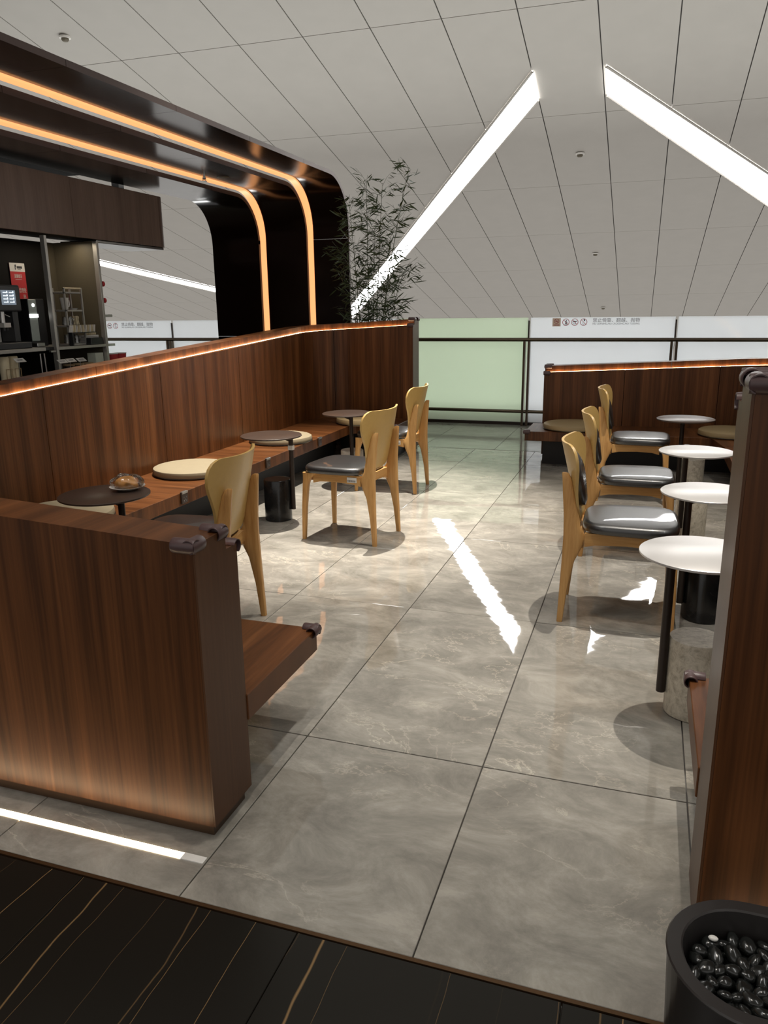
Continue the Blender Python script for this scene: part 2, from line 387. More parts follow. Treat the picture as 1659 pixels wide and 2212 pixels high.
def strip_light(name, quad, label):
    t = thing(name, label, 'ceiling light', (*quad[0], cz(*quad[0])), group=None)
    ox, oy, oz = t.location
    def q(lift, inset=0):
        cx = sum(p[0] for p in quad)/4; cy = sum(p[1] for p in quad)/4
        return [(p[0]-ox, p[1]-oy, cz(*p)+lift-oz) for p in quad]
    a = q(-.022); b = q(-.002)
    part('diffuser', MB().add(a+b, [(0, 3, 2, 1), (4, 5, 6, 7), (0, 1, 5, 4), (1, 2, 6, 5), (2, 3, 7, 6), (3, 0, 4, 7)]), M_strip, t)
    e = [Vector(p) for p in q(-.026)]
    mb = MB()
    for k in (1, 3): mb.tube([e[k], e[(k+1) % 4]], .022, 6)
    part('trim_rim', mb, M_ceil, t)
    return t
strip_light('strip_light', [(-2.019, 13.345), (-2.035, 14.211), (-11.42, 29.98), (-10.84, 28.1)], 'slanting white light strip behind the bamboo plant')
dx, dy = (1.963+.916), (17.86-13.415)
strip_light('strip_light', [(-.935, 14.278), (-.916, 13.415), (-.916+dx*2.2, 13.415+dy*2.2), (-.935+3.16*2.2, 14.278+5.341*2.2)], 'white light strip slanting down towards the right edge of the ceiling')
strip_light('strip_light', [(-17.138, 21.978), (-16.724, 21.473), (-14.0, 26.0), (-14.3, 26.6)], 'short white light strip seen through the opening under the bronze canopy')
# further strips of the same zigzag, overhead and behind the viewer
strip_light('strip_light', [(-5.2, -2.6), (-5.2, -1.8), (-1.6, 3.7), (-1.6, 2.9)], 'white ceiling light strip overhead behind the viewer on the left')
strip_light('strip_light', [(6.2, -2.6), (6.2, -1.8), (2.6, 3.7), (2.6, 2.9)], 'white ceiling light strip overhead behind the viewer on the right')
for (x, y), lb in (((-1.518, 16.389), 'nearest of three ceiling detectors between the two slanting light strips'), ((-1.561, 22.598), 'middle one of three ceiling detectors in line above the glass sign'),
                   ((-1.617, 28.706), 'farthest ceiling detector just above the glass balustrade sign'), ((-8.791, 11.003), 'ceiling detector above the bronze canopy beam near the top corner')):
    t = thing('smoke_detector', lb, 'smoke detector', (x, y, cz(x, y)))
    part('base', MB().lathe([(.0, .0), (.085, .0), (.085, -.03), (.0, -.03)], cap=False, n=24), M_white, t, smooth=True)
    part('sensor', MB().lathe([(.055, -.03), (.058, -.05), (.04, -.07), (.0, -.075)], cap=False, n=24), M_khaki, t, smooth=True)

# ------------------------------------------------------------------ glass balustrade
bal = thing('glass_balustrade', 'frosted glass balustrade with dark bronze rails along the far edge', 'balustrade', (0, 9.4, 0))
PX = [-1.365+1.628*k for k in range(-6, 5)]
signs = {}
for k in range(len(PX)-1):
    x0, x1 = PX[k]+.022, PX[k+1]-.008
    o = part('glass_panel', MB().box(x0, x1, .0, .016, .03, 1.268), M_ggreen if abs(PX[k+1]+1.365) < .01 else M_gwhite, bal, .003, 1,
             label='green tinted frosted pane' if abs(PX[k+1]+1.365) < .01 else None)
    signs[k] = (o, x0, x1)
for x in PX:
    o = part('post', MB().box(x-.044, x-.018, -.10, -.03, 0, 1.0).box(x+.010, x+.036, -.10, -.03, 0, 1.0), M_railm, bal, .003, 1)
    part('fin', MB().box(x-.006, x+.010, -.002, .02, 1.0, 1.235), M_pole, bal)
part('handrail', MB().tube([(PX[0]-.8, -.075, 1.018), (PX[-1]+.8, -.075, 1.018)], .022, 14), M_railm, bal, smooth=True)
part('lower_rail', MB().tube([(PX[0]-.8, -.07, .172), (PX[-1]+.8, -.07, .172)], .020, 14), M_railm, bal, smooth=True)
part('base_channel', MB().box(PX[0]-.8, PX[-1]+.8, -.02, .05, 0, .035), M_pole, bal)
def ring(mb, cx, cz_, r, t, y):
    n = 28; vs = []; fs = []
    for i in range(n):
        a = 2*PI*i/n
        vs += [(cx+r*math.cos(a), y, cz_+r*math.sin(a)), (cx+(r-t)*math.cos(a), y, cz_+(r-t)*math.sin(a))]
    for i in range(n): j = (i+1) % n; fs.append((2*i, 2*j, 2*j+1, 2*i+1))
    mb.add(vs, fs)
def bar(mb, x0, z0, x1, z1, t, y):
    d = Vector((x1-x0, z1-z0)).normalized(); n = Vector((-d.y, d.x))*t/2
    mb.add([(x0+n.x, y, z0+n.y), (x1+n.x, y, z1+n.y), (x1-n.x, y, z1-n.y), (x0-n.x, y, z0-n.y)], [(0, 1, 2, 3)])
def disc(mb, cx, cz_, r, y, n=14):
    mb.add([(cx+r*math.cos(2*PI*i/n), y, cz_+r*math.sin(2*PI*i/n)) for i in range(n)], [tuple(range(n))])
def sign_set(pane, x, z, plate):
    for k in range(3):
        cx = x+.153+.1*k
        man = MB()
        if k == 0: bar(man, cx, z+.012, cx, z-.012, .012, -.0021); disc(man, cx+.004, z+.02, .006, -.0021); bar(man, cx, z-.01, cx-.012, z-.028, .007, -.0021); bar(man, cx, z-.01, cx+.013, z-.027, .007, -.0021); bar(man, cx, z+.008, cx+.017, z-.004, .006, -.0021)
        if k == 1: bar(man, cx-.018, z+.012, cx+.012, z+.004, .012, -.0021); disc(man, cx+.018, z+.010, .006, -.0021); bar(man, cx-.018, z+.012, cx-.022, z-.006, .007, -.0021); bar(man, cx+.002, z+.004, cx+.010, z-.014, .006, -.0021); bar(man, cx-.024, z-.02, cx+.02, z-.02, .004, -.0021)
        if k == 2: disc(man, cx+.006, z+.024, .008, -.0021); bar(man, cx+.006, z+.022, cx+.016, z+.010, .009, -.0021); bar(man, cx-.008, z-.004, cx-.012, z-.012, .006, -.0021); bar(man, cx-.012, z-.022, cx+.010, z-.022, .004, -.0021)
        part('pictogram', man, M_ink, pane)
        rg = MB(); ring(rg, cx, z, .040, .006, -.0023); bar(rg, cx-.027, z+.027, cx+.027, z-.027, .005, -.0024)
        part('prohibition_ring', rg, M_redink, pane)
    if plate:
        part('notice_plate', MB().box(x, x+.094, -.005, -.001, z-.046, z+.046), mat('beige_plate', (.85, .68, .54), .5), pane, label='small beige plate with red no smoking mark')
        rg = MB(); ring(rg, x+.047, z+.012, .028, .005, -.0056); bar(rg, x+.028, z+.031, x+.066, z-.007, .005, -.0057); bar(rg, x+.032, z+.008, x+.062, z+.014, .006, -.0057)
        for q in range(5): bar(rg, x+.016+q*.013, z-.031, x+.026+q*.013, z-.031, .009, -.0057)
        part('notice_mark', rg, M_redink, pane)
    ax = x+.453
    mw = frame((ax, -.002, z+.002), (1, 0, 0), (0, 0, 1))
    o, wd = text_mesh('warning_text', '禁止倚靠、翻越、抛物', .05, M_grey_ink, pane, mw)
    if wd: o.scale = (.512/wd, 1, 1)
    o['kind'] = 'stuff'
    mw = frame((ax, -.002, z-.028), (1, 0, 0), (0, 0, 1))
    o, wd = text_mesh('warning_text', 'NO LEANING,NO CROSSING,NO TOSSING', .026, M_grey_ink, pane, mw)
    if wd: o.scale = (.512/wd, 1, 1)
    o['kind'] = 'stuff'
k0 = [k for k in signs if abs(signs[k][1]-(-1.365+.022)) < .01][0]
sign_set(signs[k0][0], -1.090, 1.213, True)
kl = [k for k in signs if signs[k][1] < -7.1 < signs[k][2]][0]
sign_set(signs[kl][0], -7.515, 1.200, True)

# ------------------------------------------------------------------ booth partitions
class Path:
    def __init__(s, pts, radii):
        s.seg = []; P = [Vector(p) for p in pts]; cur = P[0]; s.L = 0
        for i in range(1, len(P)):
            d = (P[i]-cur).normalized()
            if i < len(P)-1:
                r = radii[i-1]; e = P[i]-d*r; dn = (P[i+1]-P[i]).normalized()
                s.seg.append(('l', cur, d, s.L, (e-cur).length)); s.L += (e-cur).length
                turn = 1 if d.x*dn.y-d.y*dn.x > 0 else -1
                nl = Vector((-d.y, d.x))*turn
                s.seg.append(('a', e+nl*r, e, turn, s.L, r*PI/2, r)); s.L += r*PI/2
                cur = P[i]+dn*r
            else:
                s.seg.append(('l', cur, d, s.L, (P[i]-cur).length)); s.L += (P[i]-cur).length
        s.arcs = [(g[4], g[4]+g[5]) for g in s.seg if g[0] == 'a']
    def at(s, t):
        for g in s.seg:
            if g[0] == 'l' and t <= g[3]+g[4]+1e-9: return g[1]+g[2]*(t-g[3]), g[2]
            if g[0] == 'a' and t <= g[4]+g[5]+1e-9:
                a = (t-g[4])/g[6]*g[3]; v = g[2]-g[1]; c, q = math.cos(a), math.sin(a)
                v2 = Vector((v.x*c-v.y*q, v.x*q+v.y*c)); d = Vector((-v2.y, v2.x))*g[3]
                return g[1]+v2, d.normalized()
        g = s.seg[-1]; return g[1]+g[2]*g[4], g[2]
    def pt(s, t, d):   # d > 0 : outwards (left of travel)
        p, q = s.at(t); return Vector((p.x-q.y*d, p.y+q.x*d))
    def samples(s, a, b):
        ts = [a]
        for u, v in s.arcs:
            for k in range(13):
                x = u+(v-u)*k/12
                if a < x < b: ts.append(x)
        ts.append(b); return sorted(set(ts))
def sweep(name, path, a, b, d0, d1, zf0, zf1, m, parent, bevel=0.):
    ts = path.samples(a, b); rings = []; uvs = []
    for t in ts:
        A, B = path.pt(t, d0), path.pt(t, d1); z0, z1 = zf0(t), zf1(t)
        rings.append([(A.x, A.y, z0), (A.x, A.y, z1), (B.x, B.y, z1), (B.x, B.y, z0)])
    me = bpy.data.meshes.new(name); bm = bmesh.new(); uvl = bm.loops.layers.uv.new('UVMap')
    V = [[bm.verts.new(p) for p in r] for r in rings]
    th = abs(d1-d0)
    def vv(i, q):
        z0, z1 = zf0(ts[i]), zf1(ts[i])
        return [z0, z1, z1+th, z1+th+(z1-z0)][q % 4] if q < 4 else z0-th
    for i in range(len(ts)-1):
        for q in range(4):
            r = (q+1) % 4
            f = bm.faces.new((V[i][q], V[i][r], V[i+1][r], V[i+1][q]))
            for lp, (ii, qq) in zip(f.loops, ((i, q), (i, q+1), (i+1, q+1), (i+1, q))):
                lp[uvl].uv = (ts[ii], vv(ii, qq))
    for i in (0, len(ts)-1):
        f = bm.faces.new(V[i])
        for lp in f.loops:
            k = [x for x in range(4) if V[i][x] is lp.vert][0]
            dd = d0 if k in (0, 1) else d1
            lp[uvl].uv = (ts[i]+17.3+dd, lp.vert.co.z)
    bmesh.ops.recalc_face_normals(bm, faces=bm.faces)
    bm.to_mesh(me); bm.free(); me.materials.append(m)
    return link(name, me, parent)
def corner_guard(parent, p, arms, label=None):
    """leather edge guard: C-shaped rolls along the arms (dir, outward1, outward2, length) that meet at p"""
    mb = MB()
    for d, o1, o2, ln in arms:
        d, o1, o2 = Vector(d), Vector(o1), Vector(o2); p0 = Vector(p)
        c = p0-(o1+o2)*.004
        R = .020; r = .0150; n = 14
        rings = []
        for s in (-.012, 0, ln*.5, ln-.003, ln):
            k = 1. if -.01 < s < ln-.001 else .93
            ring_ = []
            for i in range(n+1):
                a = -2.05+4.1*i/n+PI/4
                ring_.append(c+d*s+(o1*math.cos(a)+o2*math.sin(a))*R*k)
            for i in range(n, -1, -1):
                a = -2.05+4.1*i/n+PI/4
                ring_.append(c+d*s+(o1*math.cos(a)+o2*math.sin(a))*r*(2-k))
            rings.append(ring_)
        mb.loft(rings)
    return part('corner_guard', mb, M_tan, parent, smooth=True, label=label)
def partition(name, label, path, zl, joints_in, joints_out):
    t = thing(name, label, 'partition wall')
    LEDGE, BACK0, BACK1, RISE = .048, .062, .205, .055
    zt = lambda s: zl(s)+RISE
    def segs(js):
        e = [0]+[j for j in js if .1 < j < path.L-.1]+[path.L]
        return [(e[i]+(.0022 if i else 0), e[i+1]-(.0022 if i < len(e)-2 else 0)) for i in range(len(e)-1)]
    for a, b in segs(joints_in): sweep('inner_panel', path, a, b, 0, LEDGE, lambda s: .036, zl, M_wal, t)
    for a, b in segs(joints_out): sweep('outer_panel', path, a, b, BACK0, BACK1, lambda s: .036, zt, M_wal, t)
    sweep('light_strip', path, .01, path.L-.01, LEDGE, BACK0, lambda s: zl(s)-.004, lambda s: zl(s)+.0004, M_led, t)
    sweep('core', path, .012, path.L-.012, LEDGE+.001, BACK0-.001, lambda s: .036, lambda s: zl(s)-.005, M_dark, t)
    for s, sg in ((0, -1), (path.L, 1)):
        pr = [(0, .036), (BACK1, .036), (BACK1, zt(s)), (BACK0-.006, zt(s)), (BACK0-.006, zl(s)+.001), (0, zl(s)+.001)]
        q, d = path.at(s); me = MB(); vs = []
        for off in (0.0005, .006):
            for dd, z in pr: P = path.pt(s, dd); vs.append((P.x+d.x*sg*off, P.y+d.y*sg*off, z))
        n = len(pr); me.add(vs, [tuple(range(n)), tuple(range(n, 2*n))]+[(i, (i+1) % n, n+(i+1) % n, n+i) for i in range(n)])
        part('end_panel', me, M_cabend, t)
    sweep('plinth', path, .008, path.L-.008, .02, BACK1-.012, lambda s: 0., lambda s: .0355, M_plinth, t)
    return t
PL = Path([(-1.03, 1.765), (-3.16, 1.765), (-3.16, 7.33), (-2.18, 7.33)], [.12, .35])
zL = lambda s: .782+.0537*s
sY = lambda Y: PL.seg[2][3]+(Y-1.765-.12)
J = [sY(3.459-1.11), sY(3.459), sY(4.571), sY(5.67), sY(6.6)+.75]
left = partition('booth_partition', 'walnut booth partition wrapping the left seating area, nearest end beside the floor light', PL, zL, [.9]+J, [1.3, sY(2.9), sY(4), sY(5.1), sY(6.2)])
PR = Path([(-.9, 7.33), (1.165, 7.33), (1.165, 1.765), (.19, 1.765)], [.35, .12])
zR = lambda s: .800+.0478*s
right = partition('booth_partition', 'walnut booth partition wrapping the right seating area behind the black planter', PR, zR,
                  [.709, 1.496, 2.6, 3.7, 4.8, 5.9, 7.0], [1.1, 2.6, 3.7, 4.8, 5.9])
# bench seats
def bench(name, label, boards, sockets, plinths, guards):
    t = thing(name, label, 'bench')
    for poly, m in boards: part('seat_board', MB().prism(poly, .248, .33), m, t, .0025, 1)
    for x0, x1, y0, y1 in plinths: part('plinth', MB().box(x0, x1, y0, y1, 0, .246), M_dark, t)
    for (x, y, dx_) in sockets:
        s = part('power_socket', MB().box(x, x+.012*dx_, y-.033, y+.033, .262, .335), M_brown_metal, t, .003, 1)
        part('socket_lip', MB().box(x-.004*dx_, x+.016*dx_, y-.030, y+.030, .322, .337), M_steel, s, .002, 1)
        h = MB()
        for (u, v) in ((-.012, .300), (.012, .300), (-.012, .278), (0, .286), (.012, .278)): h.box(x+.0119*dx_, x+.0131*dx_, y+u-.003, y+u+.003, v-.0035, v+.0035)
        part('socket_slots', h, M_grey_ink, s)
    return t
c1 = .05
bl = bench('bench', 'walnut bench along the left booth walls', [
    ([(-1.02, 1.766), (-1.02, 2.262), (-2.62, 2.262), (-3.159, 1.80), (-3.10, 1.766)], M_walx),
    ([(-2.622, 2.2625), (-2.622, 6.76), (-2.68, 6.82), (-3.15, 7.1), (-3.158, 6.98), (-3.158, 1.806)], M_waly),
    ([(-2.195, 6.80), (-2.58, 6.80), (-2.621, 6.765), (-2.679, 6.825), (-3.148, 7.105), (-3.06, 7.225), (-2.81, 7.327), (-2.195, 7.327)], M_walx)],
    [(-2.622, 3.926, 1), (-2.622, 5.041, 1), (-2.622, 6.013, 1)],
    [(-3.1, -1.85, 1.80, 1.95), (-3.1, -2.86, 2.0, 6.9), (-2.85, -2.25, 7.08, 7.28)], None)
br = bench('bench', 'walnut bench along the right and far right booth walls', [
    ([(.18, 1.766), (.18, 2.262), (.60, 2.262), (1.163, 1.80), (1.10, 1.766)], M_walx),
    ([(.602, 2.2625), (.602, 6.38), (1.13, 7.08), (1.163, 6.98), (1.163, 1.806)], M_waly),
    ([(-.99, 6.80), (.54, 6.80), (.60, 6.38), (1.128, 7.085), (1.07, 7.225), (.815, 7.327), (-.90, 7.327), (-.99, 7.327)], M_walx)],
    [(.602, 3.6, -1), (.602, 4.7, -1)],
    [(.75, 1.1, 1.80, 1.95), (.86, 1.12, 2.0, 6.9), (-.86, .8, 7.05, 7.28)], None)
# leather corner guards
X, Y, Z = Vector((1, 0, 0)), Vector((0, 1, 0)), Vector((0, 0, 1))
def guards(t, path, end, zl, sx):
    s = 0 if end == 0 else path.L
    e = path.pt(s, 0); zz = zl(s); oy = Y*(-1 if path.pt(s, .2).y < e.y else 1)
    od = X*sx           # outwards from the end face
    po, pi_, pm_ = path.pt(s, .205), path.pt(s, 0), path.pt(s, .062)
    corner_guard(t, (po.x, po.y, zz+.055), [(-od, oy, Z, .055), (-oy, od, Z, .045)])
    corner_guard(t, (pm_.x, pm_.y, zz+.055), [(-od, -oy, Z, .055), (oy, od, Z, .035)])
    corner_guard(t, (pi_.x, pi_.y, zz), [(-od, -oy, Z, .050)])
guards(left, PL, 0, zL, 1); guards(left, PL, 1, zL, 1); guards(right, PR, 0, zR, -1); guards(right, PR, 1, zR, -1)
corner_guard(bl, (-1.02, 2.262, .33), [(-X, Y, Z, .045), (-Y, X, Z, .04)])
corner_guard(bl, (-2.195, 6.80, .33), [(-X, -Y, Z, .045), (Y, X, Z, .04)])
corner_guard(br, (.18, 2.262, .33), [(X, Y, Z, .045), (-Y, -X, Z, .04)])
corner_guard(br, (-.99, 6.80, .33), [(X, -Y, Z, .045), (Y, -X, Z, .04)])

# floor light strips in front of the partitions
for x0, x1, xc, lb in ((-3.2, -1.075, -1.075, 'warm light strip set in the floor before the left partition'), (.26, 1.4, .26, 'warm light strip set in the floor behind the black planter')):
    t = thing('floor_light', lb, 'floor light', (xc, 1.473, 0))
    part('lens', MB().box(x0-xc, x1-xc, -.011, .011, -.004, .0015), M_ledfloor, t)
    a = .067 if x1 == xc else -.067
    part('end_cap', MB().box(min(0, a), max(0, a), -.012, .012, -.004, .0025), M_whitep, t)

# ------------------------------------------------------------------ bronze canopy over the coffee bar
can = thing('bar_canopy', 'dark bronze arched canopy with two glowing strips over the coffee bar', 'canopy', (-4.0, 8.3, 0))
def shell(x0, x1, yo, zo, R, th, m):
    """arch shell in the YZ plane: beam soffit at zo, leg inner face at yo"""
    ox, oy = 4.0, -8.3
    prof = []   # (y, z, ny, nz) inner surface, s along
    ys0 = -1.2
    prof += [(y, zo, 0, 1) for y in (ys0, 0.8, 1.87, 2.93, 3.99, 4.02+.0, 5.08, 6.14, 7.2)]
    for k in range(0, 13):
        a = PI/2*k/12; prof.append((yo-R+R*math.sin(a), zo-R+R*math.cos(a), math.sin(a), math.cos(a)))
    prof += [(yo, 2.14, 1, 0), (yo, 1.10, 1, 0), (yo, 0, 1, 0)]
    prof = [p for i, p in enumerate(prof) if i == 0 or abs(p[0]-prof[i-1][0])+abs(p[1]-prof[i-1][1]) > .03]
    def is_joint(p): return (abs(p[1]-zo) < 1e-6 and p[2] == 0 and any(abs(p[0]-q) < .001 for q in (.8, 1.87, 2.93, 3.99, 5.08, 6.14, 7.2))) or (p[0] == yo and p[1] in (2.14, 1.10))
    runs = []; cur = [prof[0]]
    for p in prof[1:]:
        cur.append(p)
        if is_joint(p): runs.append(cur); cur = [p]
    runs.append(cur)
    for run in runs:
        g = .0015; rings = []
        for i, (y, z, ny, nz) in enumerate(run):
            ty = g if i == 0 else (-g if i == len(run)-1 else 0)
            y2, z2 = y+ty*nz, z-ty*ny
            rings.append([(x0+ox, y2+oy, z2), (x1+ox, y2+oy, z2), (x1+ox, y2+oy+ny*th, z2+nz*th), (x0+ox, y2+oy+ny*th, z2+nz*th)])
        me = MB().loft(rings).mesh('shell_panel', m, smooth=True)
        me.materials.append(M_rim)
        for p in me.polygons:
            if p.normal.x > .9: p.material_index = 1
        link('shell_panel', me, can)
def led_run(x0, x1, yo, zo, R):
    ox, oy = 4.0, -8.3; rings = []
    P = [(-1.2, zo, 0, 1)]
    P += [(yo-R+R*math.sin(PI/2*k/12), zo-R+R*math.cos(PI/2*k/12), math.sin(PI/2*k/12), math.cos(PI/2*k/12)) for k in range(13)]+[(yo, 0.02, 1, 0)]
    for y, z, ny, nz in P:
        rings.append([(x0+ox, y+oy, z), (x1+ox, y+oy, z), (x1+ox, y+oy+ny*.03, z+nz*.03), (x0+ox, y+oy+ny*.03, z+nz*.03)])
    part('light_strip', MB().loft(rings), M_ledcan, can, smooth=True)
shell(-3.62, -3.20, 8.33, 2.722, .50, .038, M_bronze)
led_run(-3.70, -3.622, 8.315, 2.708, .49)
shell(-4.16, -3.665, 8.24, 2.632, .47, .04, M_bronze)
led_run(-4.245, -4.162, 8.225, 2.618, .46)
shell(-4.79, -4.205, 8.15, 2.542, .44, .04, M_bronze)
t = thing('sprinkler', 'small chrome sprinkler head under the canopy beam', 'sprinkler', (-4.07, 6.85, 2.632))
part('stem', MB().lathe([(.012, 0), (.012, -.03), (.018, -.032), (.018, -.042), (.006, -.05)], n=12), M_steel, t, smooth=True)
part('deflector', MB().lathe([(.0, -.062), (.026, -.062), (.026, -.066), (.0, -.066)], n=16, cap=False).tube([(.014, 0, -.042), (.016, 0, -.055), (.008, 0, -.062)], .003, 6).tube([(-.014, 0, -.042), (-.016, 0, -.055), (-.008, 0, -.062)], .003, 6), M_steel, t)
t = thing('recessed_speaker', 'round flush ceiling disc beside the sprinkler under the canopy', 'speaker', (-4.00, 7.08, 2.632))
part('face', MB().lathe([(0, -.004), (.055, -.004), (.06, 0)], n=28, cap=False), M_khaki, t, smooth=True)

# ------------------------------------------------------------------ coffee bar behind the partition
def bm_(Yp, Zp, X_): k = X_/-4.7; return Yp*k, 1.394+(Zp-1.394)*k
t = thing('upper_cabinet', 'grey brown wooden wall cabinet hanging over the coffee bar', 'cabinet', (-4.7, 5.0, 2.01))
ox, oy, oz = 4.7, -5.0, -2.01
for a, b in ((2.2, 3.25), (3.253, 4.5), (4.503, 5.747), (5.75, 7.01)):
    part('door', MB().box(-4.72+ox, -4.70+ox, a+oy, b+oy, 2.015+oz, 2.49+oz), M_cab, t, .002, 1)
mb = MB(); poly = [(-4.70+ox, 7.013+oy)]
for k in range(9):
    a = PI/2*k/8; poly.append((-4.70-.10*(1-math.cos(a))+ox, 7.013+.13*math.sin(a)+oy))
poly += [(-5.15+ox, 7.143+oy), (-5.15+ox, 7.013+oy)]
mb.prism(poly, 2.015+oz, 2.49+oz); part('rounded_end', mb, M_cab, t, smooth=True)
part('carcass', MB().box(-5.15+ox, -4.722+ox, 2.2+oy, 7.01+oy, 2.03+oz, 2.485+oz), M_darkback, t)
mb = MB(); mb.prism([(x, y) for x, y in poly], 2.002+oz, 2.014+oz); part('bottom_tray', MB().box(-5.13+ox, -4.73+ox, 6.06+oy, 7.09+oy, 1.99+oz, 2.014+oz), M_steel, t, .004, 1)
for y in (3.4, 6.72): part('hanger_post', MB().box(-4.98+ox, -4.90+ox, y-.04+oy, y+.04+oy, 2.486+oz, 2.598+oz), M_black, t)
part('canopy_backing', MB().box(-6.3, -4.8, -1.2, 6.3, 2.60, 2.62).box(-6.34, -6.3, -1.2, 6.3, 0, 2.62), M_darkback, can, loc=(4.0, -8.3, 0), label='dark inner ceiling and back wall of the bar')

t = thing('bar_shelving', 'dark bar shelving with slim satin posts behind the coffee counter', 'shelving', (-4.7, 5.38, 0))
oy = -5.38
for y in (5.385, 6.025):
    part('post', MB().box(-.045, 0, y+oy-.014, y+oy+.014, 0, 2.0), M_post, t, .002, 1)
part('side_panel', MB().box(-.47, -.047, 6.016+oy, 6.034+oy, 0, 2.0), M_khaki, t)
part('back_panel', MB().box(-.50, -.472, 5.905+oy, 6.03+oy, 0, 2.0), M_khaki, t)
part('back_panel', MB().box(-.50, -.472, 2.2+oy, 5.903+oy, 0, 2.0), M_darkback, t)
part('shelf', MB().box(-.47, -.002, 5.40+oy, 6.01+oy, 1.088, 1.112), M_post, t, .002, 1)
part('counter', MB().box(-.47, .04, 2.2+oy, 5.20+oy, 1.092, 1.120), M_post, t, .002, 1)
part('counter_inset', MB().box(-.47, -.03, 5.201+oy, 5.372+oy, 1.092, 1.116), M_black, t)
part('lower_shelf', MB().box(-.46, -.03, 2.2+oy, 5.37+oy, .85, .87), M_darkback, t)
part('lower_shelf', MB().box(-.46, -.03, 5.40+oy, 6.01+oy, .85, .87), M_darkback, t)
for z in (1.36, 1.10): part('outer_bracket', MB().box(-.30, -.01, 6.036+oy, 6.150+oy, z-.012, z+.010), M_steel, t, .002, 1)
part('outer_bracket', MB().box(-.30, -.01, 6.036+oy, 6.30+oy, .86, .885), M_steel, t)
for z, lb in ((1.638, 'upper red round hook on the shelving end post'), (1.494, 'lower red round hook on the shelving end post')):
    k = thing('hook', lb, 'hook', (-4.72, 6.04, z))
    part('knob', MB().tube([(0, 0, 0), (0, .03, 0)], .010, 10).tube([(0, .012, 0), (0, .034, 0)], [.02, .024], 12), M_red, k, smooth=True)

# lamp under the wall cabinet
l = bpy.data.lights.new('under_cabinet_lamp', 'AREA'); l.shape = 'RECTANGLE'; l.size = .10; l.size_y = .5; l.energy = 1.4; l.color = (1, .86, .66)
o = bpy.data.objects.new('under_cabinet_lamp', l); COL.objects.link(o); o.location = (-4.88, 5.70, 1.985)
# coffee machine
t = thing('coffee_machine', 'black coffee machine with lit touch screen on the bar counter', 'coffee machine', (-4.78, 4.85, 1.12))
oy = -4.85; oz = -1.12
part('body', MB().box(-.36, -.12, 4.52+oy, 5.03+oy, .03, .49), M_black, t, .01, 2)
part('head', MB().box(-.13, .06, 4.52+oy, 5.06+oy, .285, .485), M_charcoal, t, .012, 2)
s = part('screen', MB().box(.058, .064, 4.86+oy, 5.005+oy, .335, .445), M_screen, t, .002, 1)
mb = MB()
for r in range(4):
    for q in range(2): mb.box(.0642, .0652, 4.878+oy+.062*q, 4.922+oy+.062*q, .352+.024*r, .358+.024*r)
    for q in range(2): mb.box(.0642, .0652, 4.915+oy+.062*q, 4.922+oy+.062*q, .352+.024*r, .366+.024*r)
part('screen_text', mb, M_screenl, s)
part('spout', MB().tube([(-.02, 4.93+oy, .285), (-.02, 4.93+oy, .20)], .018, 14).box(-.05, .02, 4.895+oy, 4.965+oy, .165, .2), M_steel, t, smooth=True)
part('nozzle', MB().tube([(0, 4.915+oy, .165), (0, 4.915+oy, .14)], .007, 8).tube([(0, 4.945+oy, .165), (0, 4.945+oy, .14)], .007, 8), M_black, t)
part('milk_hose', MB().tube([(-.03, 4.95+oy, .27), (.0, 5.0+oy, .24), (.01, 5.01+oy, .19), (-.01, 5.005+oy, .12)], .004, 6), M_white, t, smooth=True)
part('splash_plate', MB().box(-.119, -.112, 4.56+oy, 4.985+oy, .05, .25), M_whitep, t)
part('side_cheek', MB().box(-.12, .03, 4.99+oy, 5.045+oy, .05, .29), M_black, t, .006, 1)
part('drip_tray', MB().box(-.12, .10, 4.62+oy, 5.08+oy, .0, .05), M_charcoal, t, .006, 1)
# water dispenser
t = thing('water_dispenser', 'black water dispenser with silver front band right of the coffee machine', 'water dispenser', (-4.98, 5.36, 1.12))
part('body', MB().box(-.17, .12, -.085, .105, 0, .385), M_black, t, .008, 2)
part('front_band', MB().box(.118, .128, -.083, .005, .045, .38), mat('pale_green_plastic', (.42, .47, .43), .3), t, .003, 1)
part('lit_bar', MB().box(.127, .133, -.088, .008, .235, .262), M_lamp, t)
part('button', MB().tube([(.127, -.035, .335), (.134, -.035, .335)], .013, 14), M_lamp, t)
part('drip_tray', MB().box(.118, .17, -.083, .005, .0, .03), M_steel, t, .003, 1)
# poster
t = thing('poster', 'red and white notice poster on the dark wall behind the machines', 'poster', (-5.164, 5.535, 1.60))
yl, yr = -.085, .085
part('sheet', MB().box(0, .003, yl, yr, -.12, .205), M_red, t)
part('header', MB().box(.003, .004, yl, yr, .135, .205), M_whitep, t)
mb = MB(); mb.box(.004, .0046, -.005, .055, .160, .180).box(.004, .0046, -.028, -.018, .150, .190).box(.004, .0046, -.02, -.012, .172, .192).box(.004, .0046, .002, .04, .150, .154); part('header_print', mb, M_ink, t)
def ptext(body, size, y, z, wd):
    o, w_ = text_mesh('poster_text', body, size, M_whitep, t, frame((.0042, y, z), (0, 1, 0), (0, 0, 1)))
    if w_: o.scale = (wd/w_, 1, 1)
ptext('温馨提示', .034, -.045, .085, .088); ptext('开水饮用处', .045, -.064, -.035, .135); ptext('热', .04, .03, -.085, .03)
part('rule_line', MB().box(.003, .004, -.035, .035, .068, .071), M_whitep, t)

